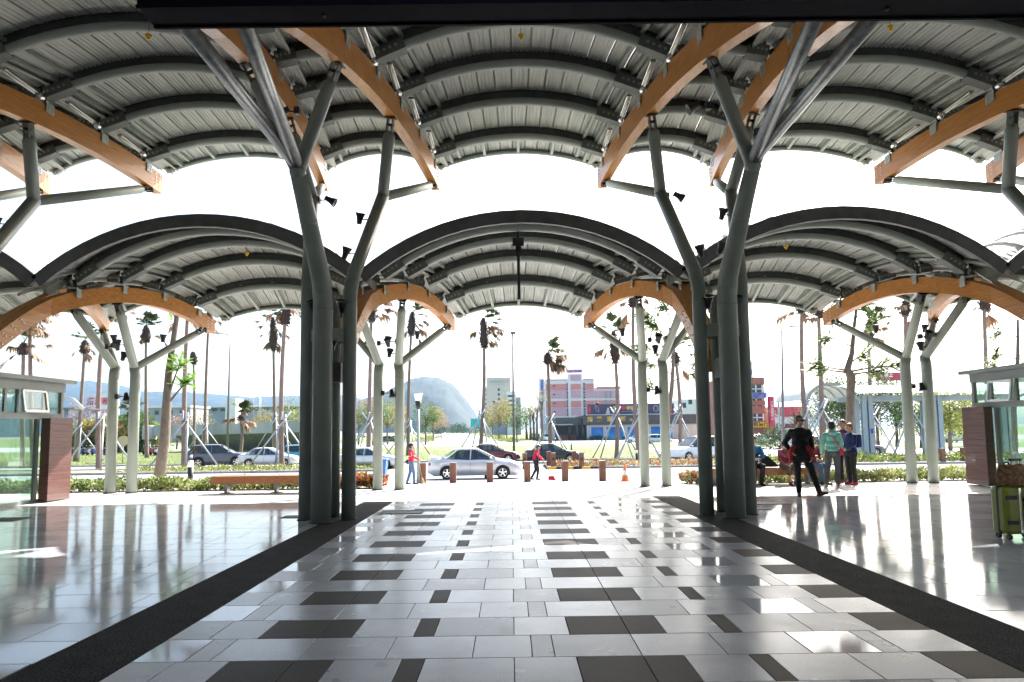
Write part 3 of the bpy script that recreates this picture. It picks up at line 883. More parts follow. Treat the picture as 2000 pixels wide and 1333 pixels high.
# short black bollard lights
def pathlight(p, label, h=.62):
    x, y, z = p
    t = thing('path_light', label, 'path light', (x, y, z), group='black path lights')
    MB().cyl((x,y,z-.03), (x,y,z+h*.75), .09, n=14).build('post', M['black'], t)
    MB().lathe([(.0,h),(.08,h-.02),(.095,h*.88),(.09,h*.76),(0,h*.75)], (x,y,z), 14).build('head', M['lampglass'], t)
pathlight(V((-10.95,22.0,gz(22))), 'black path light in the hedge left of the bench', .95)
pathlight(atg(209,917), 'black path light at the kerb beside the leaning palm trunk', 1.0)
pathlight(atg(373,915), 'black path light behind the grey car', 1.0)
for px, py, l in ((1116,880,'small black path light on the lawn before the shop'), (1085,866,'small black path light at the far lawn edge before the shop entrance')): pathlight(atg(px, py), l, 1.0)
pathlight(atg(1244,905), 'black path light in the flower bed by the front column', .95)
# ------------------------------------------------------------------ traffic cone, bin, street lamps, signs
M['orange'] = mat('orange_cone', (.75,.17,.03), .5, 0, .15, 6)
M['bluebin'] = mat('blue_bin', (.05,.16,.42), .45, 0, .15, 4)
p = atg(1221, 941); x, y, z = p
t = thing('traffic_cone', 'orange and white traffic cone at the edge of the plaza', 'traffic cone', p)
MB().bbox(x-.2, x+.2, y-.2, y+.2, z, z+.035, .01).build('base', M['orange'], t)
MB().lathe([(.15,.035),(.105,.25)], p, 16).build('lower_cone', M['orange'], t)
MB().lathe([(.107,.25),(.075,.42)], p, 16).build('white_band', M['white'], t)
MB().lathe([(.073,.42),(.03,.68),(.0,.69)], p, 16).build('upper_cone', M['orange'], t)
p = atg(744, 938); x, y, z = p
t = thing('waste_bin', 'blue wheeled bin behind the pale twin column', 'bin', p)
MB().prism([(x-.22,z+.08),(x+.22,z+.08),(x+.29,z+.92),(x-.29,z+.92)], y-.27, y+.27).build('body', M['bluebin'], t)
MB().bbox(x-.32, x+.32, y-.32, y+.32, z+.925, z+.99, .02).build('lid', M['bluebin'], t)
for s in (-1, 1): MB().cyl((x+s*.2,y+.2,z+.08), (x+s*.26,y+.2,z+.08), .08, n=12).build('wheel', M['rubber'], t)
M['lamppole'] = mat('grey_lamp_pole', (.16,.15,.16), .5, .3, .15, 3)
M['lamphead'] = mat('pale_lamp_head', (.45,.46,.47), .4, .4, .05, 5)
def street_lamp(px, pbase, ptop, y, dx, label, head=1.0):
    b = at(px[0], pbase, y); b.z = gz(y); tp = at(px[1], ptop, y)
    t = thing('street_lamp', label, 'street lamp', b, group='street lamps')
    tx = tp.x; h = tp.z
    MB().path([(b.x,y,b.z), (lerp(b.x,tx,.5),y,lerp(b.z,h,.5)), (tx,y,h)], [.13,.10,.065], 12).build('pole', M['lamppole'], t)
    MB().cyl((b.x,y,b.z), (b.x,y,b.z+.35), .2, .15, n=12).build('foot', M['lamppole'], t)
    if dx:
        MB().path([(tx,y,h), (tx+dx*.35,y,h+.18*head), (tx+dx,y,h+.28*head)], .05, 8).build('arm', M['lamppole'], t)
        hd = MB(); e = V((tx+dx,y,h+.28*head)); s = 1 if dx > 0 else -1
        hd.prism([(e.x-s*.1,e.z-.07),(e.x+s*.75*head,e.z-.02),(e.x+s*.72*head,e.z+.08),(e.x-s*.1,e.z+.10)], y-.16, y+.16)
        hd.build('lamp_head', M['lamphead'], t)
    else:
        MB().bbox(tx-.22, tx+.32, y-.2, y+.2, h-.05, h+.2, .03).build('lamp_head', M['lamppole'], t)
street_lamp((443,450), 900, 657, 61, -1.0, 'grey street lamp with pale head left, behind the silver hatchback')
street_lamp((1004,1001), 893, 652, 60.7, 0, 'tall straight dark lamp post in the middle of the lawn')
street_lamp((1530,1527), 895, 645, 52.5, .8, 'slender street lamp with pale head right of the right cluster')
street_lamp((494,494), 850, 764, 150, 1.9, 'small distant street lamp above the concrete ramp', 1.4)
p = atg(817, 944); x, y, z = p
t = thing('post_lamp', 'slim pale post lamp with opal lantern beside the woman in red jacket', 'street lamp', p)
tp = at(817, 828, y).z; tl = at(817, 769, y).z; tk = at(817, 786, y).z
tb = at(817, 795, y).z
MB().path([(x,y,z),(x,y,z+.5),(x,y,tb-.05)], [.09,.065,.055], 12).build('pole', M['steel2'], t)
MB().lathe([(.055,tb-.10),(.10,tb+.02),(.14,tk+.04),(0,tk+.04)], (x,y,0), 14).build('collar', M['black'], t)
MB().lathe([(.0,tk+.04),(.12,tk+.042),(.17,tl-.06),(.17,tl),(.0,tl+.01)], (x,y,0), 16).build('lantern', M['lampglass'], t)
# round sign back and small green direction sign
p = atg(238, 905)
t = thing('road_sign', 'round beige road sign seen from behind, between the left twin tubes', 'sign', p)
c = at(240, 862, p.y)
MB().cyl((c.x, c.y-.01, c.z), (c.x, c.y+.01, c.z), .48, n=28, sm=False).build('disc', mat('beige_sign_back', (.50,.40,.24), .6), t)
MB().cyl((c.x, c.y+.05, p.z), (c.x, c.y+.05, c.z+.3), .04, n=8).build('post', M['galv'], t)
y = 118; c = at(931, 826, y)
t = thing('direction_sign', 'small teal direction sign beside a palm trunk on the avenue', 'sign', (c.x, y, -1.05))
MB().box(c.x-1.1, c.x+1.1, y, y+.06, c.z-.75, c.z+.75).build('panel', mat('teal_sign', (.02,.30,.30), .5), t)
MB().cyl((c.x-.9,y+.1,-1.05), (c.x-.9,y+.1,c.z+.6), .07, n=8).build('post', M['galv'], t)
# ------------------------------------------------------------------ luggage at the right edge
M['lime'] = mat('lime_suitcase_shell', (.20,.215,.010), .35, 0, .12, 5, coat=.2)  # lime darkened: the shadow it stands in is put into the colour
M['bagfab'] = mat('brown_mottled_fabric', (.06,.025,.012), .8, 0, .3, 28, c2=(.36,.20,.09), bump=.3, bscale=80)
M['blackfab'] = mat('black_fabric', (.010,.010,.012), .85, 0, .25, 20, bump=.1)
bx0, by0 = 6.36, 8.35
t = thing('suitcase', 'lime green hard shell suitcase with silver rails at the right edge', 'suitcase', (bx0+.25, by0+.15, 0))
MB().bbox(bx0, bx0+.46, by0, by0+.28, .07, .68, .05).build('shell', M['lime'], t)
MB().bbox(bx0+.17, bx0+.205, by0-.012, by0+.01, .09, .67, .006).build('rail', M['chrome'], t)
MB().bbox(bx0-.006, bx0+.466, by0+.12, by0+.16, .064, .688, .012).build('zip_band', M['darksteel'], t)
for z in (.52, .20):
    MB().bbox(bx0+.005, bx0+.15, by0-.016, by0+.01, z, z+.05, .008).build('strap', M['black'], t)
    MB().bbox(bx0+.225, bx0+.40, by0-.016, by0+.01, z-.03, z+.02, .008).build('strap', M['black'], t)
for a, b in ((.06,.05),(.40,.05),(.06,.23),(.40,.23)):
    MB().cyl((bx0+a-.02,by0+b,.035), (bx0+a+.02,by0+b,.035), .035, n=12).build('wheel', M['black'], t)
for dx in (.30, .42): MB().cyl((bx0+dx,by0+.25,.66), (bx0+dx,by0+.25,1.02), .011, n=8).build('handle_tube', M['chrome'], t)
MB().bbox(bx0+.27, bx0+.45, by0+.235, by0+.265, 1.0, 1.03, .012).build('handle', M['black'], t)
mb = MB()
rows = []
for i in range(9):
    v_ = i/8; zz = .69+.27*v_
    k = .8+.2*math.sin(math.pi*min(1, v_*1.1+.05))
    rows.append([(bx0+.20+.20*k*math.cos(a)*(1+.05*math.sin(3*a+i)), by0+.12+.12*k*math.sin(a), zz+.012*math.sin(4*a)) for a in [j*math.pi/10 for j in range(20)]])
mb.sheet(rows, close=True); mb.add(rows[-1], [list(range(20))]); mb.add(rows[0], [list(range(20))[::-1]])
t = thing('travel_bag', 'mottled brown soft bag standing on the lime green suitcase', 'bag', (bx0+.2, by0+.12, .69))
mb.build('body', M['bagfab'], t)
MB().path([(bx0+.10,by0+.12,.94),(bx0+.11,by0+.12,.985),(bx0+.17,by0+.12,.99),(bx0+.18,by0+.12,.94)], .012, 8).build('handle', M['black'], t)
t = thing('black_suitcase', 'black soft suitcase in front of the lime green one', 'suitcase', (bx0+.55, by0-.05, 0))
MB().bbox(bx0+.36, bx0+.85, by0-.30, by0-.03, .06, .60, .05).build('body', M['blackfab'], t)
MB().bbox(bx0+.42, bx0+.80, by0-.325, by0-.30, .14, .42, .012).build('front_pocket', M['blackfab'], t)
for a in (.42, .78): MB().cyl((bx0+a,by0-.2,.03), (bx0+a+.04,by0-.2,.03), .03, n=10).build('wheel', M['black'], t)
MB().path([(bx0+.30,by0-.05,.05),(bx0+.24,by0-.12,.03),(bx0+.28,by0-.24,.02),(bx0+.40,by0-.28,.03)], .012, 8).build('strap', M['black'], t)
# ------------------------------------------------------------------ station hall wall behind the viewer, under the near roof
t = thing('station_building', 'station hall front with glazed doors behind the viewer', 'building', (0, -7, 0))
mb = MB()
for x0, x1 in ((-17.2,-9),(-5,-1.5),(1.5,5),(9,17.8)): mb.box(x0, x1, -7.4, -7.0, 0, 5.6)
for x0, x1 in ((-9,-5),(-1.5,1.5),(5,9)): mb.box(x0, x1, -7.4, -7.0, 2.8, 5.6)
mb.build('wall', M['kwall'], t)
MB().box(-17.2, 17.8, -7.6, 3.2, 5.6, 5.9).build('roof_slab', M['kwall'], t)
for x0, x1 in ((-9,-5),(-1.5,1.5),(5,9)): MB().box(x0, x1, -7.24, -7.22, 0, 2.8).build('door_glass', M['kglass'], t)
# ------------------------------------------------------------------ vehicles
def paint(name, c, metal=.35, rough=.32):
    return mat(name, c, rough, metal, .05, 1.5, coat=.6)
M['lens_red'] = mat('red_lamp_lens', (.45,.015,.015), .25, 0, .1, 8)
M['lens_clear'] = mat('clear_lamp_lens', (.62,.64,.66), .12, .4, .1, 8)
M['trim'] = mat('dark_car_trim', (.03,.03,.033), .5, 0, .1, 8)
M['cabin'] = mat('grey_car_cabin', (.06,.06,.065), .8, 0, .1, 6)
M['plate_w'] = mat('number_plate_white', (.7,.7,.68), .5)
CARS = {
 # length profile (x, top z) of the lower body; widths; glasshouse corners; wheel radius, wheel x
 'sedan': dict(top=[(-2.23,.62),(-2.20,.86),(-1.98,.985),(-1.45,1.0),(-1.2,.96),(-.3,.93),(.7,.92),(1.05,.93),(1.75,.82),(2.08,.70),(2.22,.52)],
               hw=.845, gh=[(-1.62,.985),(-.98,1.405),(.02,1.42),(.98,.94)], B=-.22, wr=.305, wx=(-1.30,1.30), belt=.94),
 'hatch': dict(top=[(-2.0,.55),(-1.98,.9),(-1.85,1.0),(-1.3,.98),(-.3,.95),(.7,.95),(1.05,.97),(1.7,.86),(2.02,.72),(2.15,.5)],
               hw=.84, gh=[(-1.9,1.0),(-1.35,1.46),(.1,1.49),(1.12,.97)], B=-.3, wr=.305, wx=(-1.28,1.28), belt=.96),
 'suv': dict(top=[(-2.25,.6),(-2.22,1.0),(-2.1,1.10),(-1.3,1.08),(-.3,1.06),(.8,1.06),(1.15,1.08),(1.85,1.0),(2.18,.85),(2.3,.55)],
             hw=.90, gh=[(-2.12,1.10),(-1.75,1.66),(.05,1.69),(1.05,1.08)], B=-.45, wr=.36, wx=(-1.33,1.35), belt=1.07),
 'van': dict(top=[(-2.2,.6),(-2.18,1.0),(-2.1,1.06),(-1.3,1.05),(-.3,1.03),(1.0,1.03),(1.35,1.05),(1.9,.95),(2.15,.8),(2.22,.5)],
             hw=.88, gh=[(-2.12,1.06),(-1.92,1.80),(.35,1.84),(1.32,1.05)], B=-.5, wr=.32, wx=(-1.35,1.38), belt=1.04),
}
wheel_cache = {}
def car(label, loc, rz, style, pm, detail=2, open_boot=False, group='cars', side_ok=True):
    S = CARS[style]
    t = thing('parked_car' if detail < 2 else 'car', label, 'car', loc, rz, group, local=True)
    tx = [a for a, b in S['top']]; tz = [b for a, b in S['top']]
    x0, x1 = tx[0], tx[-1]; hw = S['hw']; wr = S['wr']; ra = wr*1.16
    xs = set([round(lerp(x0, x1, i/22), 3) for i in range(23)] + tx)
    for wx in S['wx']:
        for k in range(9): xs.add(round(wx+ra*math.cos(math.pi*k/8), 3))
        xs.add(round(wx-ra-.004, 3)); xs.add(round(wx+ra+.004, 3))
    xs = sorted(x for x in xs if x0 <= x <= x1)
    def HW(x):
        e = max(0, abs(x-(x0+x1)/2)/((x1-x0)/2)-.72)/.28
        return hw*(1-.20*e**2.2)
    def ZB(x):
        z = .20
        if x > x1-.25: z = lerp(.20,.30,(x-(x1-.25))/.25)
        if x < x0+.25: z = lerp(.20,.32,((x0+.25)-x)/.25)
        for wx in S['wx']:
            d = abs(x-wx)
            if d < ra: z = max(z, wr+math.sqrt(ra*ra-d*d)-.01)
        return z
    rows = []
    for x in xs:
        h = HW(x); zt = interp(x, tx, tz); zb = min(ZB(x), zt-.12); zm = lerp(zb, zt, .5)
        half = [(h*.90, zb), (h*.985, zb+.02), (h, max(zb+.03, zm)), (h*.99, zt-.13 if zt-.13 > zb+.05 else zb+.05), (h*.955, zt-.045), (h*.88, zt-.008), (h*.45, zt+.02), (0, zt+.03)]
        rows.append([(x, -a, z) for a, z in half] + [(x, a, z) for a, z in half[-2::-1]])
    mb = MB(); mb.sheet(rows, sm=True)
    mb.add(rows[0], [list(range(len(rows[0])))]); mb.add(rows[-1], [list(range(len(rows[0])))[::-1]])
    mb.build('body', pm, t)
    MB().box(x0+.25, x1-.25, -hw*.80, hw*.80, .17, .42).build('underbody', M['trim'], t)
    # glasshouse
    (xc, zc), (xC, zC), (xA, zA), (xa, za) = S['gh']
    yb, yr = hw*.90, hw*.70
    def Y(z): return lerp(yb, yr, (z-S['belt'])/(zA-S['belt']))
    rf = MB(); rr = []
    for i in range(9):
        u = i/8; x = lerp(xC-.05, xA+.07, u); z = lerp(zC, zA, u)+.035*math.sin(math.pi*u)
        rr.append([(x, y_*yr, z+.03*(1-y_*y_)-.012*(abs(y_) > .98)) for y_ in (-1.03,-.97,-.6,0,.6,.97,1.03)])
    rf.sheet(rr); rr2 = [[(a,b,c-.05) for a,b,c in r] for r in rr]; rf.sheet(rr2)
    for j in (0, -1): rf.sheet([[r[j] for r in rr], [r[j] for r in rr2]])
    for j in (0, -1): rf.sheet([rr[j], rr2[j]])
    rf.build('roof', pm, t)
    B = S['B']
    for s in (-1, 1):
        f = MB()
        P = lambda x, z, o=0: V((x, s*(Y(z)+o), z))
        f.bar(P(xa,za-.03), P(xA,zA-.01), .05, .06, up=(0,s,.3)); f.bar(P(xc+.06,zc-.03), P(xC+.02,zC-.01), .05, .13, up=(0,s,.3))
        f.bar(P(B,S['belt']-.02), P(B+.03,zA-.01), .05, .07, up=(0,s,.3)); f.bar(P(xC,zC-.015), P(xA,zA-.015), .05, .05, up=(0,s,.3))
        f.build('pillars', pm if detail else M['trim'], t)
        bl = S['belt']
        q = lambda x: interp(x, tx, tz)-.02
        fw = [P(B+.04,bl-.01,.004), P(xa-.16,bl-.01,.004), P(xA-.02,zA-.05,.004), P(B+.05,zA-.05,.004)]
        rw = [P(xc+.26,bl+.02,.004), P(B-.04,bl-.01,.004), P(B-.01,zA-.05,.004), P(xC+.14,zC-.05,.004)]
        MB().add(fw, [(0,1,2,3)]).build('side_window', M['cglass'], t); MB().add(rw, [(0,1,2,3)]).build('side_window', M['cglass'], t)
    ws = [(xa+.03,-yb*.96,za-.01),(xa+.03,yb*.96,za-.01),(xA+.06,yr*.97,zA-.01),(xA+.06,-yr*.97,zA-.01)]
    MB().add(ws, [(0,1,2,3)]).build('windscreen', M['cglass'], t)
    rw = [(xc-.03,-yb*.93,zc),(xc-.03,yb*.93,zc),(xC-.06,yr*.95,zC-.01),(xC-.06,-yr*.95,zC-.01)]
    MB().add(rw, [(0,1,2,3)]).build('rear_window', M['cglass'], t)
    cb = MB(); cb.box(xc+.25, xa-.2, -yb*.9, yb*.9, S['belt']-.06, S['belt']+.035)
    for sx in (B+.28, B-.62):
        for s in (-1, 1):
            cb.bbox(sx-.10, sx+.06, s*.36-.24, s*.36+.24, S['belt']-.3, S['belt']+.20, .03); cb.bbox(sx-.09, sx+.0, s*.36-.12, s*.36+.12, S['belt']+.21, S['belt']+.36, .03)
    cb.build('seats', M['cabin'], t)
    # wheels
    k = round(wr, 3)
    if k not in wheel_cache:
        ty = MB(); ty.lathe([(wr*.64,-.09),(wr*.92,-.10),(wr,-.075),(wr,.075),(wr*.92,.10),(wr*.64,.09)], n=24, axis='y')
        rm = MB(); rm.lathe([(wr*.66,-.088),(wr*.62,-.092),(wr*.55,-.07),(wr*.55,.05)], n=24, axis='y')
        for a in range(5):
            an = a*2*math.pi/5+.3; d = V((math.cos(an),0,math.sin(an))); sd = V((-math.sin(an),0,math.cos(an)))
            rm.obox(d*wr*.33+V((0,-.083,0)), d*wr*.29, sd*wr*.085, V((0,.012,0)))
        rm.cyl((0,-.10,0),(0,-.07,0), wr*.16, n=12)
        rm.add([V((wr*.56*math.cos(a),-.03,wr*.56*math.sin(a))) for a in [i*math.pi/12 for i in range(24)]], [list(range(24))], 1)
        wheel_cache[k] = (ty.mesh('wheel', M['rubber']), rm.mesh('rim', [M['chrome'], M['trim']]))
    for wx in S['wx']:
        for s in (-1, 1):
            w_ = link('wheel', wheel_cache[k][0], t, (wx, s*(hw-.115), wr), 0 if s < 0 else math.pi)
            link('rim', wheel_cache[k][1], w_)
        for s in (-1, 1):
            ar_ = MB(); pts = [(wx+(ra-.005)*math.cos(a), s*(hw*.90), wr+(ra-.005)*math.sin(a)) for a in [math.pi*i/12 for i in range(13)]]
            ar_.sheet([pts, [(a, s*hw*.45, b) for a, b_, b in pts]]); ar_.add([(a, s*hw*.50, b) for a, b_, b in pts], [list(range(13))])
            if detail: ar_.build('wheel_arch', M['trim'], t)
    # lamps, mirrors, bumpers, plates, seams
    zt_r, zt_f = interp(x0+.1, tx, tz), interp(x1-.22, tx, tz)
    for s in (-1, 1):
        m1 = MB(); m1.ell((x0+.13, s*HW(x0+.1)*.90, zt_r-.16), (.11,.10,.085), 12, 8); m1.build('tail_lamp', M['lens_red'], t)
        m2 = MB(); m2.ell((x1-.26, s*HW(x1-.26)*.86, zt_f-.10), (.19,.14,.065), 12, 8); m2.build('headlamp', M['lens_clear'], t)
        if detail:
            m3 = MB(); m3.ell((xa-.24, s*(hw*.98+.07), S['belt']+.06), (.06,.10,.065), 12, 8); m3.build('mirror', pm, t)
    if detail:
        MB().bbox(x1-.10, x1+.02, -hw*.62, hw*.62, .26, .40, .03).build('front_bumper', M['trim'] if style == 'suv' else pm, t)
        MB().bbox(x0-.03, x0+.10, -hw*.72, hw*.72, .36, .52, .03).build('rear_bumper', pm, t)
        MB().box(x1+.02, x1+.026, -.19, .19, .42, .53).build('number_plate', M['plate_w'], t)
        MB().box(x0-.036, x0-.030, -.19, .19, .57, .69).build('number_plate', M['plate_w'], t)
    if detail == 2:
        for s in (-1, 1):
            sm_ = MB()
            for xx in (xa-.14, B, xc+.50):
                zt = interp(xx, tx, tz)
                sm_.box(xx-.005, xx+.005, min(s*(hw+.002), s*(hw-.03)), max(s*(hw+.002), s*(hw-.03)), .32, zt-.16)
            sm_.box(xc+.5, xa-.14, min(s*(hw+.002), s*(hw-.03)), max(s*(hw+.002), s*(hw-.03)), .300, .308)
            sm_.build('door_seams', M['trim'], t)
            for xx in (B+.13, B-.78):
                MB().bbox(xx-.09, xx+.05, s*(hw*.995)-.012, s*(hw*.995)+.014, S['belt']-.17, S['belt']-.135, .006).build('door_handle', pm, t)
    if open_boot:
        c = MB(); c.sheet([[(-1.62,y_,.99) for y_ in (-.62,.62)], [(-1.95,y_,1.07) for y_ in (-.62,.62)], [(-2.16,y_,1.15) for y_ in (-.60,.60)]])
        c.sheet([[(-2.16,y_,1.15) for y_ in (-.60,.60)], [(-2.24,y_,.98) for y_ in (-.60,.60)]])
        c.build('boot_lid', pm, t)
    return t
silver = paint('silver_car_paint', (.60,.62,.645), .45)
dgrey = paint('dark_grey_car_paint', (.10,.105,.125), .4)
lsilver = paint('pale_silver_car_paint', (.58,.58,.60), .4)
black_p = paint('black_car_paint', (.012,.011,.013), .1)
maroon = paint('maroon_car_paint', (.12,.02,.025), .3)
teal = paint('teal_car_paint', (.02,.28,.34), .2)
whitep = paint('white_car_paint', (.70,.71,.72), .0)
bluep = paint('dark_blue_car_paint', (.02,.03,.08), .2)
def carat(px, py, label, rz, style, pm, detail=2, y=None, **k):
    p = atg(px, py) if y is None else at(px, py, y)
    p.z = gz(p.y)
    return car(label, p, rz, style, pm, detail, **k)
SED = carat(929, 934.5, 'silver four-door car with a driver, stopped behind the front bollards', .02, 'sedan', silver, open_boot=True)
carat(962, 903, 'maroon car partly hidden behind the silver car', -.05, 'sedan', maroon, group='cars in the road')
carat(1080, 903, 'black four-door car parked behind the bollards', -.04, 'sedan', black_p, group='cars in the road')
carat(428, 912, 'dark grey sport utility car parked beyond the left hedge', .25, 'suv', dgrey, group='cars parked along the left kerb')
carat(527, 912, 'pale silver car parked beyond the left bench', .05, 'sedan', lsilver, group='cars parked along the left kerb')
carat(592, 904, 'teal car half hidden by the left column cluster', .3, 'hatch', teal, group='cars parked along the left kerb')
carat(722, 915, 'grey silver car behind the pale twin column and blue bin', -.03, 'sedan', silver, group='cars parked along the left kerb')
carat(1362, 898, 'white van behind the right column cluster', math.pi+.35, 'van', whitep, 1, group='cars parked on the right')
carat(1245, 866, 'small white car parked before the blue mural windows, left one', math.pi-.1, 'hatch', whitep, 1, group='cars before the shop')
carat(1286, 867, 'small white car parked before the blue mural windows, between twin tubes', -.05, 'hatch', whitep, 1, group='cars before the shop')
carat(1598, 892, 'grey car behind the man in black', .12, 'suv', dgrey, 1, group='cars parked on the right')
carat(1483, 868, 'small pale blue car far behind the seated man', .2, 'sedan', silver, 1, group='cars parked on the right')
carat(1860, 864, 'white car far right between walkway post and kiosk', .1, 'sedan', whitep, 1, group='cars parked on the right')
carat(1835, 864, 'pale car far right just behind the walkway post', .1, 'hatch', lsilver, 1, group='cars parked on the right')
carat(1672, 890, 'dark car beside the walkway post, behind the woman in navy', -.1, 'sedan', dgrey, 1, group='cars parked on the right')
for k, (px, pm, nm) in enumerate([(1066.5,whitep,'white, nearest of the row'), (1058,bluep,'dark, second of the row'), (1051,lsilver,'silver, third of the row'), (1045,dgrey,'grey, fourth of the row'), (1040,bluep,'dark, last of the row')]):
    carat(px+2, 861.5-.9*k, f'distant parked car by the pruned trees, {nm}', -1.45, 'hatch', pm, 1, group='distant cars parked by the pruned trees')
for px, py, pm, nm in [(776,862,whitep,'white car under the avenue trees, right of the column'), (760,864,dgrey,'dark car under the avenue trees, between the twin tubes'), (706,855,silver,'silver car under the trees, left of the twin tubes'), (788,858,lsilver,'pale car at the far end of the avenue trees')]:
    carat(px, py, 'distant '+nm, .3, 'hatch', pm, 1, group='distant cars under the avenue trees')
# ------------------------------------------------------------------ row of parked scooters far left
scol = [paint('scooter_'+n, c, .1) for n, c in (('black',(.015,.015,.018)),('white',(.6,.6,.6)),('blue',(.02,.05,.25)),('red',(.25,.02,.02)),('grey',(.2,.2,.22)))]
def scooter(p, rz, pm, label):
    t = thing('parked_scooter', label, 'scooter', p, rz, 'scooters parked in a row', local=True)
    b = MB(); b.prism([(-.75,.55),(-.55,.80),(.05,.74),(.12,.35),(.35,.33),(.48,.9),(.62,.95),(.60,.45),(.45,.24),(-.3,.24),(-.7,.4)], -.16, .16); b.build('body', pm, t)
    MB().bbox(-.62, .08, -.14, .14, .76, .85, .03).build('seat', M['black'], t)
    for x in (-.55, .62): MB().lathe([(.10,-.05),(.22,-.05),(.25,0),(.22,.05),(.10,.05)], (x,0,.25), 14, axis='y').build('wheel', M['rubber'], t)
    MB().path([(.5,-.34,1.06),(.56,0,1.0),(.5,.34,1.06)], .02, 6).build('handlebar', M['black'], t)
    for s in (-1, 1): MB().ell((.56,s*.3,1.2), (.02,.07,.05), 8, 6).build('mirror', M['chrome'], t)
order = ['first','second','third','fourth','fifth','sixth','seventh','eighth','ninth','tenth','eleventh','twelfth','thirteenth','fourteenth']
for k in range(14):
    px = 146+10.5*k if k < 8 else 282+7.5*(k-8)
    p = atg(px, 889.5-.02*(k % 3)); p.y += rnd.uniform(-.3,.3)
    scooter(p, R_(95+rnd.uniform(-12,12)), scol[[0,2,0,4,2,3,0,1,0,4,3,0,1,2][k]], f'parked scooter in the row below the left bushes, {order[k]} from the left')
# ------------------------------------------------------------------ people
M['skin'] = mat('skin', (.42,.25,.17), .5, 0, .08, 12)
M['hair'] = mat('black_hair', (.012,.010,.009), .5, 0, .3, 40)
M['hairb'] = mat('brown_dyed_hair', (.16,.06,.025), .5, 0, .3, 40)
M['grey_hair'] = mat('greying_hair', (.10,.09,.085), .55, 0, .3, 40)
def cloth(n, c, v=.15): return mat(n, c, .85, 0, v, 14, bump=.15, bscale=30)
def remesh(mb, vox, smooth=2):
    me = mb.mesh('tmp', M['skin'])
    o = bpy.data.objects.new('tmp', me)
    r = o.modifiers.new('r', 'REMESH'); r.mode = 'VOXEL'; r.voxel_size = vox; r.use_smooth_shade = True
    s = o.modifiers.new('s', 'SMOOTH'); s.factor = .5; s.iterations = smooth
    out = evaluated(o); bpy.data.meshes.remove(me)
    return out
def folds(me, a=.010):
    """creases in cloth"""
    ns = [v.normal.copy() for v in me.vertices]
    for v, n_ in zip(me.vertices, ns):
        q = v.co
        k = noise.noise(V((q.x*9, q.y*9, q.z*16)))*a + abs(noise.noise(V((q.x*16+3, q.y*16, q.z*22+q.x*14))))*a*.9 - a*.3
        v.co = q+n_*k
    return me
def limb(mb, pts, rs, n=12):
    """tapered chain with round joints"""
    for i in range(len(pts)-1):
        mb.cyl(pts[i], pts[i+1], rs[i], rs[i+1], n=n)
    for p, r in zip(pts, rs): mb.ell(p, r, n, 8)
def hand(mb, wrist, d, palm_n, s=1, curl=.5, k=1.0):
    """palm and five bent fingers; d forearm direction, palm_n palm normal"""
    d = V(d).normalized(); nrm = V(palm_n); nrm = (nrm-d*nrm.dot(d)).normalized(); sd = d.cross(nrm)*s
    w_ = V(wrist)
    mb.obox(w_+d*.045*k, d*.045*k, sd*.036*k, nrm*.013*k)
    for i, L_ in enumerate((.072,.08,.075,.058)):
        b = w_+d*.088*k+sd*(.027-.018*i)*k
        d1 = (d*math.cos(curl*.6)+nrm*math.sin(curl*.6)); d2 = (d*math.cos(curl*1.5)+nrm*math.sin(curl*1.5))
        m_ = b+d1*L_*.5*k; limb(mb, [b-d*.015, m_, m_+d2*L_*.5*k], [.010*k,.0095*k,.0085*k], 6)
    b = w_+d*.03*k+sd*.034*k; td = (d*.7+sd*.7+nrm*.25).normalized()
    limb(mb, [b, b+td*.035*k, b+td*.035*k+(d*.9+nrm*.4).normalized()*.032*k], [.012*k,.011*k,.009*k], 6)
